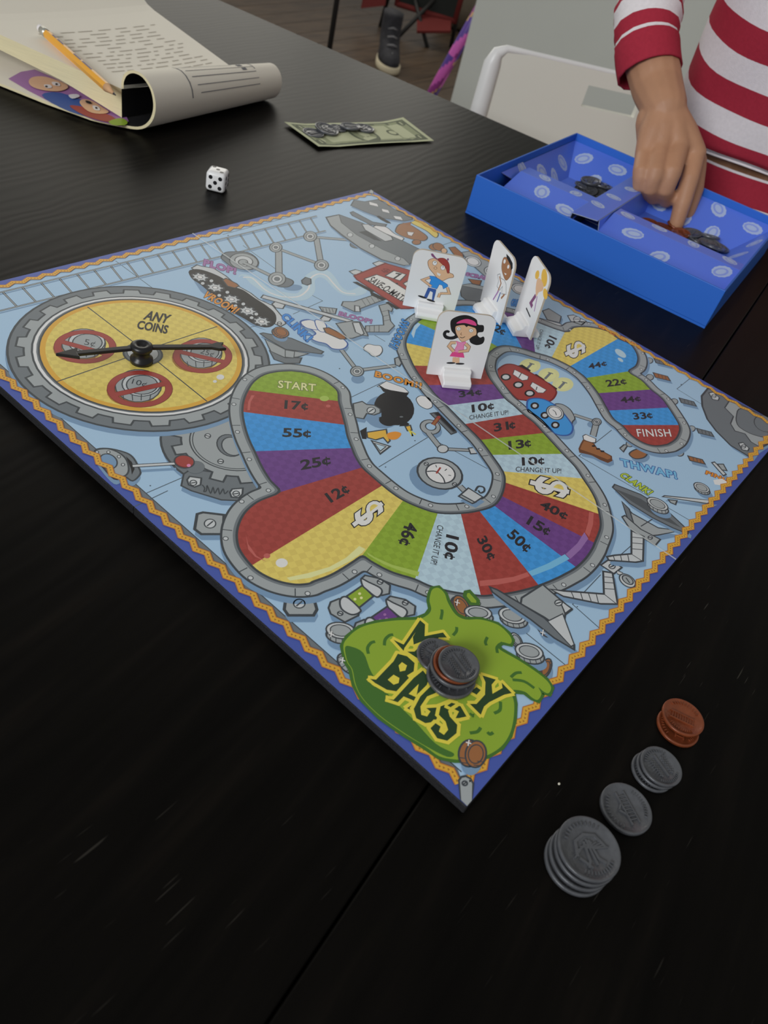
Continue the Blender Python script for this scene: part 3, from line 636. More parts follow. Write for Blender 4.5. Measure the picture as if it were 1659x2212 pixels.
# bomb, candle, sign
a = Art(24)
a.pell('F 700,400', 130, 110, 'bgs', None); a.poly('F 660,230 720,195 840,240 870,270 830,275 760,260', 'white', 'out', .0005); a.poly('F 665,215 720,250 870,275 855,295 800,300 700,265', 'black', None)
a.pell('F 772,375', 135, 112, 'black', None, rot=15); a.pell('F 725,460', 55, 32, 'black', None, rot=15); a.poly('F 820,470 840,455 875,480 860,492 805,495', 'black', None); a.pell('F 820,432', 12, 5, 'dg', None); a.poly('F 845,495 880,488 890,520 860,525', 'amber')
a.line('F 870,520 895,560 880,525 915,550', 'ylo', .0012); a.poly('F 500,345 560,330 590,350 640,355 680,380 680,405 640,420 590,410 570,445 510,435', 'grey', shadow=True); screw(a, 'F 620,390', 28, -.7)
a.poly('F 545,525 590,500 588,580 560,578', 'black', None); a.poly('F 590,535 690,520 720,515 725,545 745,590 730,605 700,570 650,585 595,570', 'amber', smooth=False); a.poly('F 725,545 780,530 820,545 790,580 740,580', 'orange', None, smooth=True)
a.poly('F 622,590 745,628 680,678', 'lg', 'out', .0010); a.poly('F 642,608 718,630 680,660', 'ice', 'out', .0006)
for p in ('F 960,325', 'F 990,350'): a.poly('F 920,310 950,292 1000,305 1020,335 1025,365 990,380 945,360 925,335', 'white', 'out', .0005, smooth=True)
a.done('printed_bomb_and_candle', board)
a = Art(24)
a.poly('F 1012,410 1040,405 1185,535 1150,548', 'dg'); a.poly('F 1035,405 1075,400 1195,525 1165,532', 'black', 'out'); a.pell('F 1012,500', 68, 48, 'grey', shadow=True, rot=10); a.pell('F 1015,497', 35, 24, 'bg', rot=10)
a.line('F 1030,485 1065,438', 'dred', .0026); a.line('F 1030,485 1065,438', 'brown', .0016); a.pell('F 1068,435', 12, 10, 'red', None)
armseg(a, 'F 1000,540 1080,640', .0042); armseg(a, 'F 1090,645 1290,655', .003); a.pell('F 1095,645', 36, 26, 'lg'); a.poly('F 1265,640 1310,635 1325,675 1280,678', 'lg')
a.pell('F 1010,850', 145, 95, 'bgs', None, rot=25); a.pell('F 1075,808', 152, 100, 'grey', w=.0012, rot=15); a.pell('F 1080,806', 98, 66, 'white', rot=12, w=.0009)
a.line('F 990,795 1050,795 1095,835 1110,875', 'out', .0008, smooth=True); a.line('F 1080,768 1052,808', 'red', .0010)
for s_ in ('1048,752 1054,768', '1122,778 1108,790', '1150,822 1132,820'): a.line('F ' + s_, 'out', .0005)
screw(a, 'F 985,745', 14, .5); screw(a, 'F 1172,880', 14, .5)
a.line('F 1205,890 1240,925', 'out', .0042); a.line('F 1205,890 1240,925', 'grey', .0030); a.poly('F 1200,960 1265,905 1360,965 1300,1005', 'lg', shadow=True); a.poly('F 1200,960 1215,948 1310,1000 1290,1008', 'grey'); a.line('F 1310,925 1330,895 1365,900 1370,925 1345,938 1330,920', 'out', .0011, smooth=True)
a.done('printed_gauge_and_joystick', board)
# red control box with bulbs, blue control, kicking boot
a = Art(26)
a.poly('C 905,1200 960,1170 1060,1140 1160,1150 1290,1200 1400,1260 1470,1340 1510,1420 1530,1500 1440,1520 1200,1500 950,1300', 'bg', None, smooth=True)
for x, y in ((1140, 1215), (1260, 1275), (1350, 1335)): a.pell('C %d,%d' % (x, y), 68, 45, 'glow', None); a.pell('C %d,%d' % (x, y), 46, 30, 'pale', None); a.line('C %d,%d %d,%d' % (x - 25, y + 25, x + 10, y - 12), 'dg', .0016); a.line('C %d,%d %d,%d' % (x - 5, y - 18, x + 28, y - 8), 'dg', .0012)
a.poly('C 1060,1215 1090,1208 1145,1245 1135,1262 1085,1235', 'black', None); a.poly('C 1150,1275 1180,1268 1235,1305 1225,1322 1175,1295', 'black', None); a.poly('C 1235,1330 1262,1325 1315,1362 1302,1378 1255,1350', 'black', None)
a.poly('C 922,1265 960,1220 1010,1205 1080,1225 1230,1310 1300,1365 1305,1400 1270,1440 1200,1450 1100,1435 1050,1420 960,1320', 'red', 'dred', .0012, smooth=True)
for p in ('1040,1240 1130,1285 1125,1305 1090,1310 1030,1270', '1155,1320 1245,1370 1225,1390 1190,1388 1140,1345'): a.poly('C ' + p, 'white', 'out', .0005)
for p in ('C 985,1288', 'C 1065,1338', 'C 1138,1392'): a.pell(p, 34, 22, 'black', None); a.pell(p, 22, 14, 'lg', None)
a.line('C 1085,1262 1068,1292', 'out', .0006); a.line('C 1185,1350 1178,1372', 'out', .0006)
a.done('printed_red_control_box', board)
a = Art(36)
a.poly('D 185,760 230,745 290,780 325,840 310,865 290,880', 'grey', smooth=True, shadow=True); a.pell('D 455,885', 45, 24, 'bgs', None); armseg(a, 'D 320,820 470,868', .0036); armseg(a, 'D 475,870 450,965', .0044); joint(a, 'D 475,868', 32)
a.poly('D 0,720 60,705 130,720 210,770 280,850 310,900 300,945 260,962 190,950 120,890 40,820 0,790', 'blue', 'dblue', .0011, smooth=True, shadow=True)
for p in ('D 48,757', 'D 117,823', 'D 190,890'): a.pell(p, 30, 24, 'black', None); a.pell(p, 16, 13, 'lg', None)
a.pell('D 188,805', 62, 46, 'lg', rot=25); a.pell('D 188,802', 48, 34, 'white', rot=25, w=.0005); a.line('D 190,800 172,785', 'out', .0006); a.line('D 190,800 198,822', 'out', .0006)
a.poly('D 380,965 400,955 470,985 468,1010 430,1012 385,990', 'white', 'out', .0006); a.poly('D 385,995 450,1015 475,1050 530,1080 575,1105 578,1135 550,1148 500,1128 440,1095 360,1078 355,1055 370,1020', 'brown', 'dbrown', .0010, shadow=True)
a.poly('D 355,1055 440,1085 550,1128 575,1120 578,1138 550,1148 440,1100 358,1078', 'dbrown', None)
for x, y in ((455, 1035), (485, 1055), (515, 1072)): a.pell('D %d,%d' % (x, y), 14, 6, 'black', None)
a.done('printed_blue_control_and_boot', board)
# clamps and balls round the finish, big gear at the far right corner
a = Art(28)
gq = a.poly('D 1245,635 1200,690 1205,760 1240,850 1300,930 1400,1030 1540,1115 1580,1060 1700,1000 1690,860 1500,760', 'dg', 'out', .0014, smooth=False, shadow=True)
a.poly('D 1390,725 1360,770 1420,830 1400,880 1430,930 1500,950 1540,1005 1600,1040 1680,980 1690,860 1500,765', 'grey', w=.0009); a.poly('D 1480,775 1440,830 1450,890 1500,930 1570,960 1650,970 1690,900 1680,850', 'dg', smooth=True, w=.0008); a.pell('D 1640,880', 80, 55, 'dg', rot=20)
for p in ('D 1285,690', 'D 1490,1038'): a.poly('%s %s' % (p.split()[0], ' '.join('%d,%d' % (float(p.split()[1].split(',')[0]) + dx, float(p.split()[1].split(',')[1]) + dy) for dx, dy in ((-35, -22), (-5, -28), (38, 12), (30, 30), (-10, 22)))), 'lg'); screw(a, p, 15)
a.done('printed_corner_gear', board)
def clamp(x, y, col, n):
    a = Art(28); a.poly('D %d,%d %d,%d %d,%d %d,%d' % (x - 55, y - 28, x + 45, y - 2, x + 65, y + 30, x - 40, y + 5), 'grey' if col == 'grey' else col, shadow=True)
    for t in (-20, 5, 30): a.line('D %d,%d %d,%d' % (x + t, y - 12 + t * .3, x + t + 6, y + 12 + t * .3), 'out', .0004); a.k -= 1
    a.done('printed_clamp', board)
for x, y, c in ((925, 455, 'dg'), (920, 555, 'brown'), (1100, 730, 'dg'), (1220, 940, 'dg'), (1160, 1130, 'brown')): clamp(x, y, c, 0)
for p in ('D 838,445', 'D 842,560', 'D 1010,728', 'D 1130,915', 'D 1050,1085', 'D 705,1020'): a = Art(48); a.pell(p, 26, 20, 'grey'); a.done('printed_clamp_ball', board)
a = Art(36)
a.poly('D 700,1090 740,1060 800,1055 825,1085 800,1115 740,1122', 'brown', smooth=True, shadow=True); a.done('printed_ball', board); a = Art(36); a.poly('D 635,1050 665,1025 690,1030 660,1075', 'grey')
a.done('printed_bracket_foot', board)
# near-right funnels and platforms
a = Art(42)
a.poly('D 930,1385 945,1378 1290,1412 1240,1432', 'lg', shadow=True); a.poly('D 970,1405 1030,1412 1020,1440 985,1425', 'grey'); a.poly('D 1270,1150 1290,1145 1370,1230 1350,1240', 'lg', shadow=True); a.poly('D 1310,1160 1350,1160 1375,1205 1340,1200', 'grey')
a.poly('D 1280,1270 1340,1260 1390,1290 1350,1310 1290,1300', 'white', None); flatcoin(a, 'D 1200,1322', 58, 28, 25, dx=4, dy=14)
a.poly('D 650,1420 720,1500 900,1600 1050,1620 900,1650 790,1660 720,1600', 'grey', shadow=True); a.poly('D 650,1420 700,1470 740,1600 700,1570', 'dg'); a.poly('D 585,1320 600,1300 780,1370 960,1480 1110,1620 1105,1642 1000,1600 860,1530 700,1430', 'dg', shadow=True); a.poly('D 600,1330 780,1400 950,1510 1060,1600 900,1530 720,1420', 'vdg', None)
a.line('D 780,1590 860,1540', 'out', .0006); a.poly('D 650,1525 670,1515 780,1610 915,1680 880,1722 780,1660 700,1600', 'grey'); screw(a, 'D 845,1668', 15); flatcoin(a, 'D 895,1435', 78, 34, 25, dx=4, dy=24)
a.poly('D 715,1620 800,1660 795,1830 745,1838 560,1825 545,1800 600,1790 715,1780', 'lg', 'out', .0011, shadow=True)
for s_ in ('720,1665 800,1672', '720,1705 798,1712', '718,1745 798,1752', '590,1795 600,1825', '640,1792 648,1828', '690,1788 698,1832', '720,1785 790,1830'): a.line('D ' + s_, 'out', .0005); a.k -= 1
a.k += 1
a.done('printed_hopper', board)
a = Art(76)
a.poly('H 680,1225 760,1235 1020,1255 1015,1110 1075,1120 1108,1320 1000,1318 760,1270', 'lg', 'out', .0011, shadow=True)
for s_ in ('810,1240 830,1285', '870,1245 885,1295', '920,1248 938,1300', '970,1252 985,1312', '1020,1255 1100,1318', '1020,1220 1090,1225', '1018,1180 1085,1185', '1018,1145 1080,1150'): a.line('H ' + s_, 'out', .0005); a.k -= 1
a.k += 1
a.poly('H 1000,1070 1050,1035 1135,1085 1085,1125', 'lg'); screw(a, 'H 1072,1078', 20, -.5); a.line('H 1105,1115 1140,1130', 'out', .003); a.line('H 1105,1115 1140,1130', 'lg', .0018); a.pell('H 1170,1170', 58, 34, 'lg', rot=35); a.pell('H 1172,1165', 40, 22, 'grey', rot=35); a.line('H 1160,1150 1185,1185', 'out', .0007)
a.done('printed_bracket', board)
# fuses
a = Art(76)
def fuse(col, dx, dy):
    P = lambda s_: 'G ' + ' '.join('%f,%f' % (float(t.split(',')[0]) + dx, float(t.split(',')[1]) + dy) for t in s_.split())
    a.poly(P('300,300 395,235 460,300 375,368'), col, shadow=True); a.poly(P('388,195 410,175 500,195 560,235 555,285 510,295 490,270'), 'grey', shadow=True); a.poly(P('388,195 430,215 500,250 510,280 480,305 420,260 395,235'), 'lg', smooth=True)
    a.poly(P('192,370 205,335 255,315 375,390 370,415 290,455 205,405'), 'grey', shadow=True); a.poly(P('262,320 300,305 375,370 380,395 330,410 270,375'), 'lg', smooth=True); screw(a, P('500,215'), 17, .4); screw(a, P('262,403'), 16, .4)
    for q in ('350,318', '378,285', '388,310'): a.pell(P(q), 9, 8, 'pale' if col == 'green' else 'lilac', None)
fuse('green', 0, 0); a.done('printed_fuse', board); a = Art(92); fuse('purple', 150, 125); a.done('printed_fuse', board)
# mount lugs of the path rim
for s_, sc_ in (('E 735,970 770,960 895,975 890,1090 760,1090 720,1060', 'E 812,1027'), ('E 1265,1470 1430,1470 1450,1540 1430,1575 1280,1575 1255,1540', 'E 1345,1505')): a = Art(46); a.poly(s_, 'grey', 'out', .0014, shadow=True); screw(a, sc_, 34, -.8); a.done('printed_mount_lug', board)
# money bag, its coins and lettering
for k, args in enumerate((('G 1490,470', 75, 42, 60, 'brown', 'brown', -10, 6), ('G 1315,560', 48, 24, 55, 'grey', 'lg', -8, 6), ('G 1490,730', 60, 30, -70, 'brown', 'brown', -10, 6), ('G 985,360', 70, 42, 60, 'brown', 'brown', -12, 8), ('G 1085,398', 82, 40, 8, 'grey', 'lg', 8, 26),
                          ('G 1290,415', 84, 46, 15, 'grey', 'lg', 8, 26), ('G 1390,630', 85, 46, 15, 'grey', 'lg', 8, 26), ('G 265,505', 88, 48, 8, 'grey', 'lg', 0, 30), ('G 345,685', 82, 48, 40, 'grey', 'lg', -30, 20))):
    a = Art(92 + (10 if k in (4, 6) else 0)); flatcoin(a, *args); a.done('printed_coin', board)
a = Art(104); a.poly('G 1010,275 1035,270 1085,325 1085,350 1040,345 1005,300', 'green', 'dgreen', .0018); a.done('printed_bag_tie', board)
a = Art(108)
a.poly('G 1155,245 1200,262 1340,345 1480,430 1659,590 1659,620 1540,550 1400,440 1270,350 1170,275', 'dg', 'out', .0010, shadow=True); a.poly('G 1345,310 1470,230 1645,380 1605,410 1590,500 1480,425 1340,345', 'grey', 'out', .0010); a.poly('G 1605,405 1645,375 1570,320', 'lg'); a.poly('G 1590,405 1659,590 1640,600 1500,450', 'lg', 'out', .0006); screw(a, 'G 1565,340', 22, -.4)
a.done('printed_funnel', board)
a = Art(150)
bag = 'G 800,290 815,258 850,252 885,285 905,340 950,410 1010,440 1100,440 1200,470 1260,520 1285,560 1275,585 1230,575 1198,590 1215,620 1320,680 1420,745 1490,800 1520,845 1505,880 1475,870 1445,845 1462,885 1440,920 1405,905 1360,870 1285,865 1300,940 1295,1040 1270,1130 1220,1200 1140,1250 1040,1275 940,1275 850,1255 770,1200 640,1120 500,1020 400,920 350,830 330,740 300,690 280,600 310,545 380,490 480,460 600,445 720,440 780,415 805,380 795,330'
a.poly(bag, 'dgreen', 'dgreen', .0030, smooth=False)
q = [a.to(p) for p in pp(bag)]; cq = cat(q, True, 4)
a.raw(cq, 'green')
a.poly('G 320,600 400,640 450,760 560,900 700,1040 830,1180 940,1240 900,1260 770,1195 640,1115 500,1015 400,915 355,830 335,740 305,690 290,610', 'dgreen', None, smooth=True)
for s_ in ('525,595 530,560 555,535 578,530', '430,645 425,610 445,580 470,572', '862,440 870,400 868,380', '935,535 955,510 957,485', '1135,595 1128,575 1140,545', '1180,1000 1215,980 1218,930', '1035,1118 1080,1110 1100,1085', '1140,1112 1155,1125 1175,1115', '1280,785 1310,760 1345,757', '1290,800 1360,810 1420,850', '1200,640 1198,605 1230,578'): a.line('G ' + s_, 'dgreen', .0014, smooth=True)
LET = dict(M='580,560 600,570 640,585 740,440 790,470 765,545 880,520 895,545 850,545 760,650 740,690 660,640 700,640 770,560 700,580 705,520 640,610 630,630',
           Y='1110,775 1190,800 1165,830 1170,885 1230,850 1225,818 1285,880 1240,890 1150,935 1120,960 1100,1010 1035,945 1075,945 1125,890 1128,815', )
def letter(src, holes=()):
    a.poly('G ' + src, 'ylo', None); a.edges([a.to(p) for p in pp('G ' + src)], .0030, 'ylo'); a.raw([a.to(p) for p in pp('G ' + src)], 'vgreen')
    for h_ in holes: a.poly('G ' + h_, 'ylo', None)
letter('580,562 640,590 738,445 768,470 765,540 875,518 898,548 850,548 755,655 750,690 662,632 705,632 775,562 700,590 695,545 712,515 645,610 640,628')
letter('440,795 475,800 580,690 605,645 660,660 705,700 700,750 660,775 680,800 660,850 600,870 540,860 470,820', ('610,715 630,695 660,715 650,745 618,752', '545,800 580,770 615,790 610,820 580,830'))
letter('545,915 580,920 700,790 755,745 790,790 750,930 720,1000 660,970 690,950 700,925 640,900 605,935', ('670,885 730,825 715,905',))
letter('700,975 740,900 800,840 850,830 830,880 780,900 740,960 745,1010 780,1020 800,990 775,970 855,965 850,1000 830,1050 770,1060 715,1030')
letter('800,1090 830,1060 860,1080 850,1110 880,1130 905,1100 890,1050 850,1010 860,960 920,935 980,960 1015,1020 970,1030 950,1030 970,990 930,970 905,985 915,1020 960,1070 955,1120 900,1165 840,1150')
letter(LET['Y'])
letter('1040,870 1075,845 1100,862 1075,890'); letter('900,955 925,938 950,945 920,965')
a.line('G 1035,1000 1045,1012 1055,1010 1052,1025', 'dgreen', .0008)
flatcoin(a, 'G 1070,1245', 62, 80, 8, 'brown', 'brown', -40, -5)
for p in ('G 1027,1178', 'G 208,528', 'G 275,685', 'G 960,340', 'G 1470,520'):
    c, v = p.split(); x, y = [float(t) for t in v.split(',')]; a.line('%s %f,%f %f,%f' % (c, x - 16, y - 4, x + 16, y + 4), 'white', .0005); a.line('%s %f,%f %f,%f' % (c, x + 3, y - 18, x - 3, y + 18), 'white', .0005)
a.done('printed_money_bag', board)
# worn fold across the board; its ridge highlight is painted as a pale strip
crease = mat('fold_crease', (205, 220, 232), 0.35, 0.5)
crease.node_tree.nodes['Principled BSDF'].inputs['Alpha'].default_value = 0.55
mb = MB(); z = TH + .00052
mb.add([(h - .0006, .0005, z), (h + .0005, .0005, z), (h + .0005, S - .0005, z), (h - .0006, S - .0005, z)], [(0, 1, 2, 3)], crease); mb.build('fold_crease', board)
ATOP = TH + 0.0006
# spinner arrow (plastic)
blk = mat('black_plastic', (20, 20, 22), 0.35, 0.5)
sp = empty('spinner_arrow', (.0777, .2921, TH), 'black plastic spinner arrow pivoting on the yellow dial', 'spinner')
zA = TH + .0095; tip = px(120, 766, zA); tail = px(486, 748, zA); hub = Vector((.0777, .2921, zA)); ctr = (tip + tail) / 2
hub = px(306, 751, zA); hub.z = 0; base = hub.copy()
mb = MB(); mb.lathe([(0.0001, ATOP), (.0062, ATOP), (.0062, ATOP + .0022), (.0048, ATOP + .003), (.0042, zA - .0014), (.0058, zA - .001), (.0060, zA + .0014), (.0045, zA + .0024), (.0026, zA + .0022), (.0022, zA + .0010), (.0001, zA + .0010)], blk, base, 28); recalc(mb.build('hub', sp, True))
d = (tip - tail).normalized(); n = Vector((-d.y, d.x, 0)); hz = Vector((hub.x, hub.y, zA))
def flatplate(pts, t): 
    m_ = MB(); k = len(pts); vs = [p + Vector((0, 0, -t / 2)) for p in pts] + [p + Vector((0, 0, t / 2)) for p in pts]
    m_.add(vs, [list(range(k))[::-1], list(range(k, 2 * k))] + [(i, (i + 1) % k, (i + 1) % k + k, i + k) for i in range(k)], blk); return m_
w1 = .0016
flatplate([hz + d * .004 - n * w1, hz + d * .004 + n * w1, tip - d * .010 + n * w1, tip - d * .010 - n * w1], .0018).build('shaft', sp, bevel=.0003)
flatplate([tip, tip - d * .0115 + n * .0043, tip - d * .0105, tip - d * .0115 - n * .0043], .0020).build('arrow_head', sp, bevel=.0003)
flatplate([hz - d * .004 + n * w1, hz - d * .004 - n * w1, tail + d * .008 - n * w1, tail + d * .004 - n * .0034, tail - n * .003, tail + d * .002, tail + n * .003, tail + d * .004 + n * .0034, tail + d * .008 + n * w1], .0018).build('arrow_tail', sp, bevel=.0003)

# ------------------------------------------------------------------ pawns: printed cards in white clip stands
card_m = mat('card_white', (226, 226, 230), 0.5, 0.4); edge_m = mat('card_edge', (170, 160, 146), 0.8, 0.2); clip_m = mat('white_clip_plastic', (232, 228, 224), 0.35, 0.5)
def roundrect(w, hgt, r, top_only=False, n=6):
    pts = []
    for cx, cy, a0 in ((w / 2 - r, hgt - r, 0), (-w / 2 + r, hgt - r, 90)):
        for i in range(n + 1):
            t = math.radians(a0 + 90 * i / n); pts.append((cx + r * math.cos(t), cy + r * math.sin(t)))
    if top_only: pts += [(-w / 2, 0), (w / 2, 0)]
    else:
        for cx, cy, a0 in ((-w / 2 + r, r, 180), (w / 2 - r, r, 270)):
            for i in range(n + 1):
                t = math.radians(a0 + 90 * i / n); pts.append((cx + r * math.cos(t), cy + r * math.sin(t)))
    return pts
def pawn(label, bl, br, tl, tr, hgt=.046, width=None):
    """bl, br: foot corners on the photograph (crop I), tl, tr: upper corners"""
    I_ = lambda p, z: px(*pp('I %f,%f' % p)[0], z)
    zb = ATOP + .003; B0, B1 = I_(bl, zb), I_(br, zb); T0, T1 = I_(tl, zb + hgt), I_(tr, zb + hgt)
    ex = (B1 - B0); w = width or ex.length; ex = ex.normalized(); bc = (B0 + B1) / 2 if not width else B1 - ex * (w / 2); tc = (T0 + T1) / 2 if not width else T1 - (T1 - T0).normalized() * (w / 2)
    up = tc - bc; lean = up.dot(ex); up = (up - ex * lean * .25); H = min(up.length, hgt * 1.12); up.normalize(); up = (up - ex * up.dot(ex) * 0).normalized()
    nrm = ex.cross(up).normalized()
    if nrm.dot(CAM - bc) < 0: nrm = -nrm
    root = empty('game_pawn', (bc.x, bc.y, ATOP), label, 'pawn')
    t = .0014; pts = roundrect(w, H, .0065, True); k = len(pts)
    V = [bc + ex * p[0] + up * p[1] + nrm * (t / 2) for p in pts] + [bc + ex * p[0] + up * p[1] - nrm * (t / 2) for p in pts]
    mb = MB(); mb.add(V, [list(range(k))], card_m); mb.add(V, [list(range(k, 2 * k))[::-1]], card_m); mb.add(V, [((i + 1) % k, i, i + k, (i + 1) % k + k) for i in range(k)], edge_m)
    recalc(mb.build('card', root))
    # clip: a folded strip with a foot on each side and two jaws
    mb = MB(); n2 = Vector((nrm.x, nrm.y, 0)).normalized(); c0 = Vector((bc.x, bc.y, 0)); cw = .0185
    prof = [(.0100, ATOP), (.0104, ATOP + .0028), (.0092, ATOP + .0048), (.0052, ATOP + .0060), (.0042, ATOP + .0070), (.0038, ATOP + .0090), (.0028, ATOP + .0098), (.0012, ATOP + .0097)]
    loop = [(x, z) for x, z in prof] + [(-x, z) for x, z in prof[::-1]]
    loop = [(x + (z - ATOP) * nrm_l, z) for x, z in loop for nrm_l in (up.dot(n2) / max(.3, up.z),)]
    rows = [[c0 + n2 * x + ex * s_ + Vector((0, 0, z)) for x, z in loop] for s_ in (-cw / 2, cw / 2)]
    mb.grid(rows, clip_m, closed=True, cap=True); recalc(mb.build('clip_stand', root, bevel=.0007))
    art = Art(0, bc + nrm * (t / 2), nrm, 4e-6)
    return root, art
g, a = pawn('white card pawn showing a black-haired girl in a pink dress', (280, 1365), (822, 1415), (400, 722), (962, 800))
a.poly('I 520,860 545,820 620,790 700,790 780,830 795,880 850,890 848,950 800,960 790,985 815,1010 850,1000 860,1030 840,1070 780,1085 720,1060 700,1010 640,1000 600,1010 540,1030 470,1020 445,980 460,945 495,935 515,950 500,965 485,960 480,985 520,1000 565,985 530,940', 'black', None, smooth=True)
a.poly('I 570,905 600,890 660,885 740,905 775,925 778,980 740,1000 700,1030 650,1050 625,1045 600,1010 575,960', 'skin', 'dbrown', .0002, smooth=True); a.poly('I 580,870 620,840 690,825 760,850 780,890 740,885 660,865', 'pink', None, smooth=True); a.poly('I 660,885 720,880 680,905', 'black', None)
a.pell('I 602,922', 21, 18, 'white', 'dg', .0002); a.pell('I 726,940', 21, 18, 'white', 'dg', .0002); a.pell('I 604,924', 4, 4, 'black', None); a.pell('I 728,942', 4, 4, 'black', None); a.line('I 615,1005 640,1012 665,1000', 'black', .0004, smooth=True); a.line('I 630,960 622,978 635,985', 'dbrown', .0003)
a.poly('I 580,1045 620,1060 670,1050 672,1075 655,1080 645,1165 550,1155 590,1080', 'lpink', 'pink', .0003); a.poly('I 540,1150 650,1165 660,1210 600,1205 512,1195', 'pink', None)
for s_ in ('575,1060 530,1060 505,1095 555,1150', '670,1070 705,1105 690,1140 600,1150'): a.line('I ' + s_, 'dbrown', .0022); a.line('I ' + s_, 'skin', .0017)
a.line('I 560,1205 556,1258', 'skin', .0022); a.line('I 592,1208 592,1262', 'skin', .0022); a.pell('I 525,1262', 45, 9, 'black', None); a.pell('I 615,1270', 45, 9, 'black', None)
a.done('printed_girl', g)
g, a = pawn('white card pawn showing a boy in red cap and blue shirt', (45, 680), (550, 775), (182, 85), (668, 245))
a.poly('I 295,260 320,230 380,220 440,250 500,290 510,360 545,380 550,410 500,420 440,445 400,430 350,370 310,320', 'skin', 'dbrown', .0003, smooth=True)
a.poly('I 395,235 440,218 485,240 510,290 508,360 490,365 470,310', 'red', 'dred', .0003, smooth=True); a.poly('I 325,175 345,172 385,225 400,245 375,230 335,200', 'mauve', None); a.pell('I 496,232', 9, 12, 'mauve', None)
for p in ('I 365,268', 'I 445,315'): a.pell(p, 23, 24, 'white', 'dbrown', .0002); 
a.pell('I 368,260', 5, 5, 'black', None); a.pell('I 448,306', 5, 5, 'black', None); a.poly('I 385,360 425,378 415,398 390,385', 'white', None); a.pell('I 372,318', 15, 13, 'skin', 'dbrown', .0002)
a.poly('I 315,395 360,400 420,435 490,480 495,500 450,525 440,490 410,480 385,525 300,500 330,430 312,425', 'cobalt', 'dblue', .0003); a.poly('I 298,510 380,530 375,560 350,655 335,640 345,560 320,545 285,620 255,610', 'jeans', None)
for s_ in ('315,410 245,435 330,500', '490,510 508,570 415,570', '415,570 400,610'): a.line('I ' + s_, 'dbrown', .0020); a.line('I ' + s_, 'skin', .0015)
a.pell('I 240,605', 45, 10, 'black', None, rot=18); a.pell('I 325,640', 45, 10, 'black', None, rot=18)
a.done('printed_boy', g)
g, a = pawn('white card pawn showing a boy in black cap and white coat', (885, 712), (1020, 890), (1040, 85), (1200, 235), width=.034)
a.poly('I 1040,240 1060,210 1090,225 1125,290 1128,360 1110,410 1075,440 1050,400 1030,320', 'tan', 'dbrown', .0003, smooth=True); a.poly('I 1078,175 1110,210 1140,270 1140,320 1122,345 1118,290 1080,215', 'black', None)
a.pell('I 1060,252', 11, 22, 'white', None, rot=10); a.pell('I 1097,305', 10, 20, 'white', None, rot=10); a.poly('I 1055,365 1080,375 1070,390', 'white', None)
a.poly('I 990,385 1015,375 1025,420 1060,440 1075,480 1075,580 1030,575 1040,500 1010,540 985,500 1000,450', 'white', 'dg', .0004); a.line('I 1010,400 1025,470 990,560', 'tan', .0012); a.line('I 1060,580 1025,620', 'tan', .0014); a.line('I 1000,545 945,635', 'lilac', .0012); a.line('I 1020,560 985,655', 'jeans', .0010)
a.done('printed_boy_coat', g)
g, a = pawn('white card pawn showing a girl with orange pigtails', (1205, 845), (1318, 1035), (1400, 232), (1552, 405), width=.034)
a.pell('I 1455,415', 30, 90, 'amber', None, rot=0); a.pell('I 1385,385', 20, 45, 'amber', None, rot=10); a.pell('I 1465,575', 22, 55, 'amber', None, rot=-5); a.poly('I 1385,430 1415,425 1445,480 1440,540 1400,560 1375,600 1370,520', 'skin', None, smooth=True)
a.line('I 1370,590 1320,665 1335,705', 'mauve', .0030); a.line('I 1385,600 1355,750', 'lilac', .0010); a.line('I 1275,715 1315,805', 'black', .0012)
a.done('printed_girl_pigtails', g)

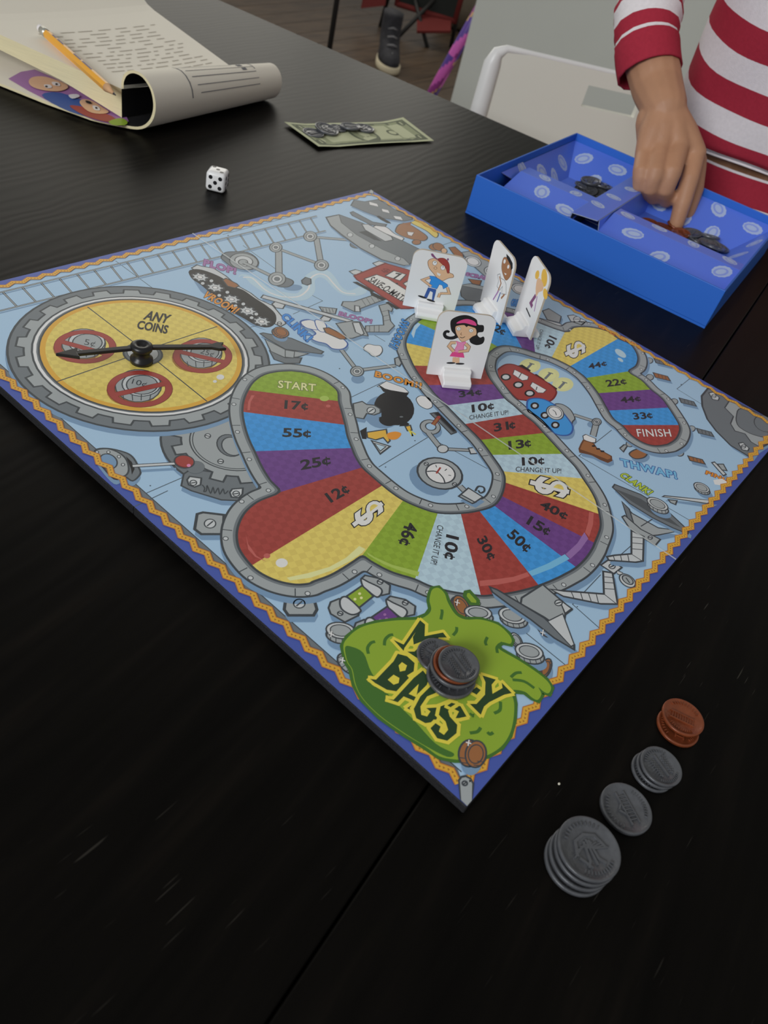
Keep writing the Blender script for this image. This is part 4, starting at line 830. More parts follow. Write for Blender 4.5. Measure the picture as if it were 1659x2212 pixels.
# ------------------------------------------------------------------ coins (plastic)
def coin_mat(nm, rgb): return mat(nm, rgb, 0.30, 0.6, 0.25, 1.25, build=noise_build(300, .14, .12, 700))
GREY, COPPER = coin_mat('grey_coin_plastic', (82, 84, 88)), coin_mat('copper_coin_plastic', (118, 60, 34))
KINDS = dict(quarter=(.02426, .0017, GREY), nickel=(.0212, .0019, GREY), dime=(.0179, .00135, GREY), penny=(.01905, .0015, COPPER))
CM = {}
def relief(kind):
    mb = MB(); D, t, m = KINDS[kind]; R = D / 2; z0 = t - .0005; z1 = t + .00005
    def bar(pts, w):
        for p, q in zip(pts[:-1], pts[1:]):
            p = Vector((p[0] * R, p[1] * R, (z0 + z1) / 2)); q = Vector((q[0] * R, q[1] * R, (z0 + z1) / 2)); d = (q - p); L = d.length
            if L < 1e-6: continue
            d.normalize(); mb.box((p + q) / 2, (L + w * R * .6, w * R, z1 - z0), m, (d, Vector((-d.y, d.x, 0)), Vector((0, 0, 1))))
    if kind == 'quarter':
        for t_ in range(-5, 6): bar([(.10 * math.sin(t_), .05 + t_ * .02), (.55 * math.cos(t_ * .22 + 1.57) * 1.2, -.15 + .30 * math.cos(t_ * .3))], .05)
        bar([(-.5, -.1), (-.35, .3), (0, .42), (.35, .3), (.52, -.1)], .09); bar([(-.1, .2), (-.18, -.35), (-.3, -.5)], .08); bar([(.08, .2), (.12, -.35), (.28, -.52)], .08); bar([(0, .25), (0, -.5)], .07); bar([(-.45, -.2), (-.2, -.55)], .06)
    elif kind == 'penny':
        for y in (-.28, .10): bar([(-.58, y), (.5, y)], .06)
        for k in range(9): bar([(-.5 + k * .12, -.25), (-.5 + k * .12, .07)], .035)
    elif kind == 'nickel':
        bar([(-.62, .12), (.62, .12)], .06); bar([(-.6, -.22), (.6, -.22)], .05)
        for k in range(8): bar([(-.45 + k * .13, -.2), (-.45 + k * .13, .08)], .04)
        bar([(-.2, .15), (0, .34), (.2, .15)], .06)
    else:
        bar([(0, .55), (.02, -.5)], .09); bar([(-.3, .4), (-.28, -.45)], .07); bar([(.3, .4), (.32, -.45)], .07)
        for k in range(7): bar([(-.38, .35 - k * .12), (-.2, .4 - k * .12)], .05); bar([(.22, .35 - k * .12), (.42, .4 - k * .12)], .05)
    for k in range(11):   # raised lettering round the rim, as short upright strokes
        an = math.radians(40 + k * 10); bar([(.70 * math.cos(an), .70 * math.sin(an)), (.80 * math.cos(an), .80 * math.sin(an))], .035); an = math.radians(230 + k * 8); bar([(.70 * math.cos(an), .70 * math.sin(an)), (.79 * math.cos(an), .79 * math.sin(an))], .03)
    return mb
def coin_mesh(kind):
    if kind in CM: return CM[kind]
    D, t, m = KINDS[kind]; R = D / 2; mb = MB()
    mb.lathe([(.00001, .0003), (R - .0012, .0003), (R - .0009, 0), (R - .0002, 0), (R, .0002), (R, t - .0002), (R - .0002, t), (R - .0009, t), (R - .0013, t - .0005), (.00001, t - .0005)], m, seg=48)
    o = recalc(mb.build('coin_body', None, True)); b = relief(kind).build('coin_relief', None); CM[kind] = (o.data, b.data)
    bpy.data.objects.remove(o); bpy.data.objects.remove(b); return CM[kind]
def coin(kind, loc, label, rz=0.0, tilt=(0, 0), group=None, name=None):
    b, r = coin_mesh(kind); root = empty(name or 'play_coin', loc, label, 'coin', group); root.rotation_euler = (math.radians(tilt[0]), math.radians(tilt[1]), math.radians(rz))
    for nm, me in (('body', b), ('relief', r)):
        o = bpy.data.objects.new(nm, me); COL.objects.link(o); o.parent = root
    return root
for k, (dx, dy) in enumerate(((-.0048, .0006), (-.0030, .0004), (-.0012, .0), (0, 0))):
    coin('quarter', (.0212 + dx, -.0419 + dy, k * .00171), 'grey play quarter, ' + ('bottom of the four-coin stack beside the board corner', 'second from bottom of the four-coin stack beside the board corner', 'third from bottom of the four-coin stack beside the board corner', 'top of the four-coin stack beside the board corner, eagle up')[k], 150 + k * 23 if k < 3 else -30)
coin('nickel', (.0503, -.0455, 0), 'single grey play nickel lying flat between two coin stacks', 60)
for k, (dx, dy) in enumerate(((-.003, .0014), (-.0012, .0006), (0, 0))):
    coin('dime', (.0771 + dx, -.0477 + dy, k * .00136), 'small grey play dime, %s of the three-coin stack next to the pennies' % ('bottom', 'middle', 'top')[k], 70 + k * 9 if k < 2 else -25)
coin('penny', (.1035, -.0452, 0), 'copper play penny underneath, lower of two on the dark table', 20); coin('penny', (.1086, -.0446, .0017), 'copper play penny on top of another on the dark table', -75, (0, -2))
# pile on the money bag
J_ = lambda x, y, z: px(*pp('J %f,%f' % (x, y))[0], z)
p = J_(720, 900, ATOP + .0019); coin('nickel', (p.x, p.y, ATOP), 'grey play nickel at the bottom front of the pile on the green money bag', 40)
p = J_(560, 640, ATOP + .002); coin('dime', (p.x + .001, p.y + .003, ATOP), 'small grey play coin poking out behind the pile on the green money bag', 10)
p = J_(775, 735, ATOP + .0039); coin('nickel', (p.x, p.y, ATOP + .00195), 'grey play nickel in the middle of the pile on the green money bag', 80)
p = J_(790, 700, ATOP + .0055); coin('penny', (p.x, p.y, ATOP + .0039), 'copper play penny under the topmost coin on the green money bag', 5)
p = J_(850, 690, ATOP + .0070); coin('dime', (p.x, p.y, ATOP + .00545), 'topmost small grey coin of the pile on the green money bag', -20)

# ------------------------------------------------------------------ die
die = empty('game_die', (0, 0, 0), 'white six-sided die with black pips showing three on top', 'die')
dz = .0156; dp = px(457, 414); dp2 = px(481, 421)
e = Vector((RIGHT.x, RIGHT.y, 0)).normalized(); e = Matrix.Rotation(math.radians(-5), 3, 'Z') @ e; f_ = Vector((-e.y, e.x, 0)); dc = px(463, 416) + f_ * (dz / 2) + Vector((0, 0, dz / 2)); die.location = (dc.x, dc.y, 0)
white_m = mat('die_white', (226, 226, 238), 0.25, 0.5); pip_m = mat('die_pip', (16, 16, 20), 0.4, 0.5)
bm = bmesh.new(); bmesh.ops.create_cube(bm, size=dz); bmesh.ops.bevel(bm, geom=bm.edges[:], offset=.0030, segments=5, profile=.5, affect='EDGES'); bmesh.ops.transform(bm, verts=bm.verts, matrix=Matrix.Translation(dc) @ Matrix((e, f_, Vector((0, 0, 1)))).transposed().to_4x4())
me = bpy.data.meshes.new('die_body'); bm.to_mesh(me); bm.free(); me.materials.append(white_m); me.polygons.foreach_set('use_smooth', [True] * len(me.polygons))
o = bpy.data.objects.new('die_body', me); COL.objects.link(o); o.parent = die; o.matrix_parent_inverse = Matrix.Translation(die.location).inverted()
RD = Matrix((e, f_, Vector((0, 0, 1)))).transposed()
PIP = {1: ((0, 0),), 2: ((-1, -1), (1, 1)), 3: ((-1, 1), (0, 0), (1, -1)), 4: ((-1, -1), (1, 1), (-1, 1), (1, -1)), 5: ((-1, -1), (1, 1), (-1, 1), (1, -1), (0, 0)), 6: ((-1, -1), (1, 1), (-1, 1), (1, -1), (-1, 0), (1, 0))}
for nrm, ex, ey, num in (((0, 0, 1), (1, 0, 0), (0, 1, 0), 3), ((0, -1, 0), (1, 0, 0), (0, 0, 1), 5), ((0, 1, 0), (-1, 0, 0), (0, 0, 1), 2), ((1, 0, 0), (0, 1, 0), (0, 0, 1), 6), ((-1, 0, 0), (0, -1, 0), (0, 0, 1), 1)):
    for x, y in PIP[num]:
        mb = MB(); nn, xx, yy = Vector(nrm), Vector(ex), Vector(ey); c = nn * (dz / 2 + .00004) + xx * x * .0038 + yy * y * .0038
        ring = [dc + RD @ (c + xx * .0016 * math.cos(2 * math.pi * i / 16) + yy * .0016 * math.sin(2 * math.pi * i / 16)) for i in range(16)]
        mb.add(ring, [list(range(16))], pip_m); mb.build('pip', die)

# ------------------------------------------------------------------ dollar bill with coins on it
bill_m = mat('bill_paper', (176, 180, 148), 0.7, 0.2); bill_g = mat('bill_ink', (96, 102, 84), 0.7, 0.2); bill_l = mat('bill_ink_pale', (140, 146, 116), 0.7, 0.2)
b1, b2, b3, b4 = px(614, 265, .002), px(688, 318, .002), px(937, 305, .001), px(870, 257, .003)
bill = empty('dollar_bill', ((b1.x + b3.x) / 2, (b1.y + b3.y) / 2, 0), 'pale green one-dollar bill lying under a row of grey coins', 'banknote')
def bp_(u, v, dz=0.0):    # u along 0..1, v 0..1 (0 = near edge)
    p = (b2 * (1 - u) + b3 * u) * (1 - v) + (b1 * (1 - u) + b4 * u) * v
    z = .0006 + .0045 * max(0, u - .8) ** 1.2 * 5 * (.3 + v) + .0022 * max(0, .16 - u) / .16 + .0016 * max(0, .15 - v) / .15 * math.sin(u * 3.1)
    return Vector((p.x, p.y, z + dz))
def bill_rect(mb, u0, u1, v0, v1, m, dz, n=14, k=6): mb.grid([[bp_(u0 + (u1 - u0) * i / n, v0 + (v1 - v0) * j / k, dz) for i in range(n + 1)] for j in range(k + 1)], m)
def bill_ell(mb, cu, cv, ru, rv, m, dz): mb.add([bp_(cu + ru * math.cos(2 * math.pi * i / 24), cv + rv * math.sin(2 * math.pi * i / 24), dz) for i in range(24)], [list(range(24))], m)
mb = MB(); bill_rect(mb, 0, 1, 0, 1, bill_m, 0, 30, 12); bill_rect(mb, 0, 1, 0, 1, bill_m, -.0002, 30, 12); mb.build('paper', bill)
mb = MB()
bill_rect(mb, .03, .97, .07, .93, bill_g, .00005); bill_rect(mb, .045, .955, .11, .89, bill_l, .0001); bill_rect(mb, .10, .90, .17, .80, bill_m, .00015)
bill_ell(mb, .5, .45, .105, .36, bill_g, .0002); bill_ell(mb, .5, .45, .085, .30, bill_l, .00025); bill_ell(mb, .505, .5, .04, .16, bill_m, .0003); bill_ell(mb, .505, .26, .06, .10, bill_m, .0003)
bill_ell(mb, .76, .48, .045, .13, bill_g, .0002); bill_ell(mb, .76, .48, .028, .08, bill_m, .00025); bill_rect(mb, .30, .70, .84, .88, bill_g, .0002); bill_rect(mb, .28, .72, .12, .155, bill_g, .0002)
for cu, cv in ((.075, .80), (.075, .2), (.925, .8), (.925, .2)): bill_ell(mb, cu, cv, .032, .10, bill_g, .0002); bill_rect(mb, cu - .006, cu + .006, cv - .06, cv + .06, bill_m, .00025, 2, 2)
mb.build('printed_engraving', bill)
for k, (x, y, kd, lb, z) in enumerate(((677, 286, 'nickel', 'grey play coin at the outer end of the row on the dollar bill, lying lowest', .0012), (706, 277, 'quarter', 'large grey play coin next to the end coin on the dollar bill', .0030), (730, 275, 'dime', 'small grey play coin between the larger coins on the dollar bill', .0014),
                                (757, 272, 'nickel', 'grey play coin tilted over its neighbour near the middle of the dollar bill', .0032), (787, 276, 'nickel', 'grey play coin beside the portrait oval on the dollar bill', .0013))):
    q = px(x, y, z + .0015); coin(kd, (q.x, q.y, z), lb, k * 50, ((0, 0), (6, -3), (0, 0), (5, 4), (0, 0))[k])

# ------------------------------------------------------------------ game box with a folded coin tray
boxm = mat('box_blue', (34, 92, 182), 0.5, 0.4); box_in = mat('box_inside_blue', (30, 70, 150), 0.55, 0.35); tray_m = mat('tray_violet_blue', (78, 112, 222), 0.33, 0.5); prn_m = mat('tray_coin_print', (160, 178, 226), 0.36, 0.5); prn2_m = mat('tray_coin_print_dark', (128, 148, 212), 0.36, 0.5); edge_c = mat('tray_cut_edge', (150, 160, 175), 0.8, 0.2); dark_c = mat('tray_underside', (96, 92, 80), 0.8, 0.2)
A0 = px(1005, 459, 0); AXX = Vector((.1177, -.9930, 0)).normalized(); AYY = Vector((AXX.y * -1, AXX.x, 0))
if AYY.x < 0: AYY = -AYY
BX = .234; BH = .0345
def bl_(a_, b_, z): return A0 + AXX * a_ + AYY * b_ + Vector((0, 0, z))
gbox = empty('game_box', bl_(BX / 2, BX / 2, 0), 'open blue cardboard game box half with divided coin tray', 'box')
AB = (AXX, AYY, Vector((0, 0, 1))); tk = .0018
mb = MB(); mb.box(bl_(BX / 2, BX / 2, .001), (BX, BX, .002), boxm, AB); mb.build('bottom', gbox)
for a_, b_, sa, sb in ((BX / 2, tk / 2, BX, tk), (BX / 2, BX - tk / 2, BX, tk), (tk / 2, BX / 2, tk, BX - 2 * tk), (BX - tk / 2, BX / 2, tk, BX - 2 * tk)):
    mb = MB(); mb.box(bl_(a_, b_, BH / 2 + .001), (sa, sb, BH - .002), boxm, AB); mb.build('side_wall', gbox, bevel=.0005)
def panel(name, P, par, m=tray_m, th=.0006, prints=0, seed=0, size=.0135):
    """four corners, a thin card panel; coin prints scattered over it"""
    P = [bl_(*p) for p in P]; n = (P[1] - P[0]).cross(P[3] - P[0]).normalized()
    if n.z < 0: n = -n
    mb = MB(); V = [p + n * th / 2 for p in P] + [p - n * th / 2 for p in P]
    mb.add(V, [(0, 1, 2, 3), (7, 6, 5, 4)], m); mb.add(V, [(i, (i + 1) % 4, (i + 1) % 4 + 4, i + 4) for i in range(4)], edge_c); o = recalc(mb.build(name, par))
    if prints:
        r = random.Random(seed); l1, l2 = ((P[1] - P[0]).length + (P[2] - P[3]).length) / 2, ((P[3] - P[0]).length + (P[2] - P[1]).length) / 2; x1 = (P[1] + P[2] - P[0] - P[3]).normalized(); x2 = n.cross(x1).normalized()
        if x2.dot(P[3] - P[0]) < 0: x2 = -x2
        done = []; rr = size * .72
        for _ in range(600):
            u_, v_ = r.uniform(rr, l1 - rr) if l1 > 2 * rr else l1 / 2, r.uniform(.14, .86) * l2
            if any((u_ - d[0]) ** 2 + (v_ - d[1]) ** 2 < (.030) ** 2 for d in done): continue
            done.append((u_, v_)); an = r.uniform(0, 6.28); fu, fv = u_ / l1, v_ / l2; c = (P[0] * (1 - fu) + P[1] * fu) * (1 - fv) + (P[3] * (1 - fu) + P[2] * fu) * fv; mb = MB()
            def el(ra, rb, off, lift, m_, sc=0, dx=0.0):
                q = []
                for i in range(24):
                    t = 2 * math.pi * i / 24; k = 1 + (.07 if sc and i % 2 else 0); X = ra * k * math.cos(t) + dx; Y = rb * k * math.sin(t)
                    X, Y = X * math.cos(an) - Y * math.sin(an), X * math.sin(an) + Y * math.cos(an)
                    Y = max(-v_ + .0003, min(l2 - v_ - .0003, Y))
                    q.append(c + x1 * X + x2 * Y + n * (th / 2 + lift))
                mb.add(q, [list(range(24))], m_)
            el(rr, rr * .72, 0, .00004, prn_m, 1); el(rr * .78, rr * .5, 0, .00007, prn2_m, 0, rr * .12); el(rr * .55, rr * .3, 0, .0001, prn_m, 0, rr * .12)
            mb.build('coin_print', o)
            if len(done) >= prints: break
    return o
g_ = .0022
panel('tray_floor', [(g_, .10, .0035), (BX - g_, .10, .0035), (BX - g_, BX - g_, .0035), (g_, BX - g_, .0035)], gbox)
panel('front_slope', [(.010, .004, .006), (.0835, .004, .006), (.0835, .078, .0265), (.010, .078, .0265)], gbox, prints=5, seed=4)
panel('front_slope', [(.108, .004, .006), (BX - g_, .004, .006), (BX - g_, .080, .0265), (.108, .080, .0265)], gbox, prints=7, seed=12)
panel('ridge_strip', [(.010, .078, .0265), (.0835, .078, .0265), (.0835, .097, .0262), (.010, .097, .0262)], gbox, prints=2, seed=3, size=.0105)
panel('ridge_strip', [(.108, .080, .0265), (BX - g_, .080, .0265), (BX - g_, .098, .0262), (.108, .098, .0262)], gbox, prints=4, seed=5, size=.0105)
panel('well_wall', [(.010, .097, .0262), (.0835, .097, .0262), (.0835, .112, .0036), (.010, .112, .0036)], gbox); panel('well_wall', [(.108, .098, .0262), (BX - g_, .098, .0262), (BX - g_, .112, .0036), (.108, .112, .0036)], gbox)
panel('back_slope', [(.006, .190, .0036), (.0835, .190, .0036), (.0835, BX - g_, .027), (.002, BX - g_, .027)], gbox, prints=4, seed=21); panel('back_slope', [(.108, .190, .0036), (BX - .02, .190, .0036), (BX - g_, BX - g_, .027), (.108, BX - g_, .027)], gbox, prints=6, seed=8)
panel('side_slope', [(g_, .05, .0275), (.022, .105, .0038), (.022, .19, .0038), (g_, BX - g_, .0275)], gbox, prints=5, seed=9); panel('side_slope', [(BX - g_, .09, .0275), (BX - .028, .112, .0038), (BX - .028, .19, .0038), (BX - g_, BX - g_, .0275)], gbox, prints=4, seed=10)
panel('divider_top', [(.0835, .034, .0272), (.1060, .042, .0272), (.1060, BX - g_, .0272), (.0835, BX - g_, .0272)], gbox, prints=5, seed=31, size=.0105)
panel('divider_side', [(.1062, .046, .0268), (.1062, BX - g_, .0268), (.112, BX - g_, .0036), (.112, .05, .0036)], gbox); panel('divider_side', [(.0832, .036, .0268), (.0832, BX - g_, .0268), (.079, BX - g_, .0036), (.079, .05, .0036)], gbox, dark_c)
for k, (a_, b_, kd, z, tx, rz) in enumerate(((.050, .182, 'quarter', .0045, 8, 20), (.060, .176, 'nickel', .0062, -10, 70), (.046, .170, 'dime', .0075, 4, 10), (.056, .186, 'nickel', .0092, 12, 140), (.066, .170, 'dime', .0050, -6, 0), (.052, .166, 'quarter', .0060, -9, 33), (.060, .186, 'quarter', .0105, 7, 80), (.050, .178, 'nickel', .0122, -6, 15))):
    q = bl_(a_, b_, z); coin(kd, q, 'grey play coin heaped in the smaller tray compartment of the blue box', rz, (tx, tx * .6), 'coins in the left well of the tray')
for k, (a_, b_, kd, z, tx, rz) in enumerate(((.176, .172, 'quarter', .0048, 8, 20), (.188, .166, 'quarter', .0070, -9, 60), (.182, .184, 'nickel', .0085, 12, 100), (.196, .178, 'nickel', .0050, 5, 10), (.172, .158, 'dime', .0046, -5, 30), (.192, .158, 'quarter', .0095, 10, 75), (.166, .176, 'nickel', .0070, -8, 5))):
    q = bl_(a_, b_, z); coin(kd, q, 'grey play coin heaped beside the hand in the long tray compartment', rz, (tx, tx * .6), 'grey coins in the right well of the tray')
for k, (a_, b_, z, tx, rz) in enumerate(((.150, .150, .0045, 6, 0), (.158, .166, .0062, -8, 40), (.140, .168, .0045, 4, 80), (.134, .150, .0060, 9, 120), (.126, .160, .0045, -5, 30), (.148, .182, .0050, 7, 10), (.160, .150, .0082, 12, 15))):
    q = bl_(a_, b_, z); coin('penny', q, 'copper play penny under the reaching fingers in the long tray compartment', rz, (tx, tx * .6), 'copper coins in the right well of the tray')

# ------------------------------------------------------------------ child reaching into the box
def onu(x, y, u):
    d = raydir(x, y); return CAM + d * ((u - CAM.dot(UD)) / d.dot(UD))
person = empty('person', uvz(.93, .10, FLOOR_Z), 'person in red and white striped pyjamas reaching a hand into the box', 'person')
skin_m = mat('skin', (164, 122, 94), 0.5, 0.35, build=noise_build(60, .05, .12, 500))
def capsule(mb, pts, rads, m, flat=1.0, seg=14):
    P = [Vector(p) for p in pts]; d0 = (P[1] - P[0]).normalized(); d1 = (P[-1] - P[-2]).normalized(); pre, rp, post, rq = [], [], [], []
    for t in (80, 55, 30): pre.append(P[0] - d0 * rads[0] * math.sin(math.radians(t))); rp.append(rads[0] * math.cos(math.radians(t)))
    for t in (30, 55, 80): post.append(P[-1] + d1 * rads[-1] * math.sin(math.radians(t))); rq.append(rads[-1] * math.cos(math.radians(t)))
    n = 4; Q = []; R_ = []
    for i in range(len(P) - 1):
        for k in range(n): Q.append(P[i].lerp(P[i + 1], k / n)); R_.append(rads[i] + (rads[i + 1] - rads[i]) * k / n)
    mb.tube(pre + Q + [P[-1]] + post, rp + R_ + [rads[-1]] + rq, m, seg, True, flat)
mb = MB()
wr = onu(1436, 232, .715); KN = [onu(1502, 330, .712), onu(1467, 316, .700), onu(1427, 320, .690), onu(1392, 334, .682)]
for K_, r in zip(KN, (.0108, .0110, .0106, .0098)): capsule(mb, [wr + (K_ - wr) * .08, wr + (K_ - wr) * .6, K_], [.017, .0150, r], skin_m)
capsule(mb, [onu(1440, 262, .722), onu(1450, 310, .716)], [.020, .019], skin_m); capsule(mb, [onu(1410, 262, .712), onu(1412, 318, .704)], [.017, .016], skin_m)
F4 = [([KN[0], onu(1490, 385, .694), onu(1474, 440, .684), onu(1461, 484, .680)], [.0098, .0092, .0086, .0075]), ([KN[1], onu(1451, 372, .672), onu(1437, 408, .670), onu(1440, 432, .688)], [.0100, .0096, .0090, .0080]),
      ([KN[2], onu(1415, 374, .662), onu(1405, 405, .662), onu(1412, 426, .680)], [.0098, .0093, .0087, .0077]), ([KN[3], onu(1385, 372, .660), onu(1384, 398, .662), onu(1392, 416, .678)], [.0090, .0085, .0080, .0070])]
for pts, r in F4: capsule(mb, pts, r, skin_m)
capsule(mb, [onu(1478, 290, .735), onu(1500, 350, .735), onu(1496, 410, .722), onu(1482, 462, .706)], [.014, .0125, .0110, .0085], skin_m)
LEAN = .36
def lv(u, v, z): return uvz(u - LEAN * max(0, z - .04), v, z)
el_r = uvz(.870, .318, .285); sh_r = lv(.935, .200, .455)
capsule(mb, [wr, onu(1420, 190, .735), onu(1402, 110, .752), onu(1400, 50, .768), onu(1414, -30, .795), el_r], [.0215, .0250, .0270, .0260, .0245, .024], skin_m); capsule(mb, [el_r, sh_r], [.025, .032], skin_m)
for v_ in (.062, .138): capsule(mb, [uvz(.93, v_, -.06), lv(.93, v_, .08), lv(.93, v_, .40)], [.088, .078, .080], skin_m)
capsule(mb, [lv(.935, .01, .43), sh_r], [.045, .045], skin_m); capsule(mb, [lv(.93, .10, .44), lv(.925, .10, .52)], [.045, .042], skin_m)
capsule(mb, [lv(.915, .10, .565), lv(.94, .10, .63)], [.070, .082], skin_m); capsule(mb, [lv(.846, .10, .585), lv(.856, .10, .60)], [.009, .007], skin_m)
for s_ in (-1, 1): capsule(mb, [lv(.925, .10 + s_ * .083, .585), lv(.93, .10 + s_ * .083, .605)], [.012, .013], skin_m)
el_l = uvz(.90, -.095, .21); wl = uvz(.822, -.012, .075)
capsule(mb, [lv(.935, .0, .44), el_l], [.032, .025], skin_m); capsule(mb, [el_l, wl], [.024, .0205], skin_m)
for k, dz_ in enumerate((.018, .006, -.006, -.016)): capsule(mb, [wl, uvz(.800, .020 + .004 * k, .066 + dz_), uvz(.797, .048, .058 + dz_), uvz(.806, .060 - .003 * k, .052 + dz_)], [.016, .0100, .0092, .0080], skin_m)
capsule(mb, [wl + Vector((0, 0, .008)), uvz(.818, .022, .098), uvz(.806, .046, .098)], [.012, .0105, .0085], skin_m)
for s_ in (-1, 1):
    hip = uvz(.93, .10 + s_ * .07, -.06); capsule(mb, [hip, uvz(.93, .10 + s_ * .075, -.38), uvz(.95, .10 + s_ * .075, -.69)], [.078, .052, .034], skin_m); capsule(mb, [uvz(.96, .10 + s_ * .075, -.722), uvz(.85, .10 + s_ * .085, -.728)], [.028, .022], skin_m)
body = mb.build('body', person, True)
rm = body.modifiers.new('remesh', 'REMESH'); rm.mode = 'VOXEL'; rm.voxel_size = .0018; rm.use_smooth_shade = True
smo = body.modifiers.new('smooth', 'SMOOTH'); smo.factor = .5; smo.iterations = 4
# finger nails of the index finger
RED = mat('pyjama_red', (152, 42, 58), 0.85, 0.15, build=noise_build(300, .06, .4, 1200)); WHT = mat('pyjama_white', (214, 206, 208), 0.85, 0.15, build=noise_build(300, .04, .4, 1200))
shirt = MB()
def tors(z, grow=0.0):
    w = .122 + .012 * math.exp(-((z - .06) / .06) ** 2) + grow; dpt = .100 + .010 * math.exp(-((z - .07) / .05) ** 2) + grow
    if z > .36: k = (z - .36) / .11; w = w * (1 - .42 * k * k); dpt = dpt * (1 - .4 * k * k)
    row = []
    for j in range(56):
        t = 2 * math.pi * j / 56; ww = 1 + .012 * math.sin(5 * t + z * 30) + .008 * math.sin(9 * t - z * 55)
        c_, s_ = math.cos(t), math.sin(t); sc = 1.0 / max(1e-6, (abs(c_) ** 2.4 + abs(s_) ** 2.4) ** (1 / 2.4))
        k_ = LEAN * min(1, max(0, (z - .04) / .05)); du_ = dpt * ww * c_ * sc; row.append(uvz(.930 - LEAN * max(0, z - .04) + du_ * (1 - .06 * k_), .092 + w * ww * s_ * sc, z + k_ * du_ + .006 * math.sin(t * 2 + 1)))
    return row
zs = [.040 + .0025 * i for i in range(173)]
def tstripe(i, j):
    z = zs[i] - .040
    if z < .032: return WHT
    return RED if ((z - .032) % .051) < .0265 else WHT
shirt.grid([tors(z, .004 if abs(z - .052) < .0015 else 0.0) for z in zs], None, True, False, tstripe)
def sleeve(path, rads, order):
    L = cat([Vector(p) for p in path], False, 24); n = len(L) - 1; acc = [0.0]
    for i in range(n): acc.append(acc[-1] + (L[i + 1] - L[i]).length)
    tot = acc[-1]; m_ = int(tot / .002); Q = []; k = 0
    for i in range(m_ + 1):
        s_ = tot * i / m_
        while k < n - 1 and acc[k + 1] < s_: k += 1
        Q.append(L[k].lerp(L[k + 1], (s_ - acc[k]) / max(1e-9, acc[k + 1] - acc[k])))
    rows = []; ref = None; seg = 28
    for i, p in enumerate(Q):
        t = (Q[min(i + 1, m_)] - Q[max(i - 1, 0)]).normalized(); ref = ref or t.orthogonal().normalized(); ref = (ref - t * ref.dot(t)).normalized(); w = t.cross(ref); s_ = tot * i / m_; f = s_ / tot * (len(rads) - 1); a0 = int(min(f, len(rads) - 2)); r = rads[a0] + (rads[a0 + 1] - rads[a0]) * (f - a0)
        if s_ > .03: r *= 1 + .035 * math.sin(s_ * 130) + .02 * math.sin(s_ * 310 + 1)
        rows.append([p + (ref * math.cos(2 * math.pi * j / seg) + w * math.sin(2 * math.pi * j / seg)) * r * (1 + .02 * math.sin(3 * j)) for j in range(seg)])
    def ms(i, j):
        s_ = tot * i / m_; k = 0
        for d_, c_ in order:
            k += d_
            if s_ < k: return c_
        return RED if ((s_ - k) % .030) < .015 else WHT
    shirt.grid(rows, None, True, False, ms)
ordr = [(.027, RED), (.0045, WHT), (.0125, RED), (.0125, WHT), (.011, RED), (.022, WHT)]
sleeve([onu(1404, 158, .742), onu(1398, 110, .752), onu(1398, 50, .768), onu(1412, -30, .795), el_r, (el_r + sh_r) / 2 + Vector((0, 0, .0)), sh_r], [.0315, .0325, .036, .040, .044, .048, .050, .054], ordr)
sleeve([wl.lerp(el_l, .22), wl.lerp(el_l, .6), el_l, (el_l + lv(.935, .0, .45)) / 2, lv(.935, .0, .45)], [.029, .034, .042, .047, .054], ordr)
so = shirt.build('shirt', person, True); sd = so.modifiers.new('cloth', 'SOLIDIFY'); sd.thickness = .0018; sd.offset = -1
pants = MB(); zp = [-.10 + .0025 * i for i in range(56)]
def pstripe(i, j):
    z = zp[i]
    return WHT if z > .0345 else (RED if ((.0345 - z) % .052) < .029 else WHT)
def prow(z):
    row = []
    for j in range(48):
        t = 2 * math.pi * j / 48; w = .146 - .25 * max(0, z - .012); dpt = .106 - .12 * max(0, z - .0)
        row.append(uvz(.930 + dpt * math.cos(t) * (1 + .01 * math.sin(7 * t)), .096 + w * math.sin(t), z + .004 * math.sin(2 * t)))
    return row
pants.grid([prow(z) for z in zp], None, True, False, pstripe)
for s_ in (-1, 1):
    L = [uvz(.93, .096 + s_ * .07, -.095), uvz(.93, .096 + s_ * .075, -.38), uvz(.95, .096 + s_ * .075, -.68)]; n = 150; rows = []
    for i in range(n + 1):
        t = i / n; p = L[0].lerp(L[1], t * 2) if t < .5 else L[1].lerp(L[2], t * 2 - 1); r = .086 - .036 * t; rows.append([p + UD * r * math.cos(2 * math.pi * j / 24) + VD * r * math.sin(2 * math.pi * j / 24) for j in range(24)])
    pants.grid(rows, None, True, False, lambda i, j: RED if (i % 14) < 7 else WHT)
pants.build('pyjama_trousers', person, True)
hair_m = mat('dark_hair', (34, 26, 22), 0.6, 0.3, build=noise_build(80, .3, .5, 300))
mb = MB(); rows = []
for i in range(15):
    t = math.radians(-42 + 132 * i / 14)
    rows.append([lv(.940 + (.092 * math.cos(t) + .002) * math.cos(p_) * (.80 if math.cos(p_) < -.55 and t < .45 else 1), .10 + .091 * math.cos(t) * math.sin(p_), .632 + .095 * math.sin(t)) for p_ in [2 * math.pi * j / 28 for j in range(28)]])
mb.grid(rows, hair_m, True); mb.build('hair', person, True)
for s_ in (-1, 1):
    mb = MB(); mb.lathe([(.0001, -.008), (.006, -.005), (.008, 0), (.006, .005), (.0001, .008)], ink('white'), lv(.868, .10 + s_ * .030, .612), 12); e_ = mb.build('eye', person, True)
    mb = MB(); mb.lathe([(.0001, -.0035), (.003, 0), (.0001, .0035)], ink('dbrown'), lv(.8605, .10 + s_ * .030, .611), 10); mb.build('iris', e_, True)
mb = MB(); mb.tube([lv(.852, .078, .556), lv(.846, .10, .553), lv(.852, .122, .556)], [.002, .004, .002], mat('lips', (150, 84, 76), .5), 8); mb.build('mouth', person, True)

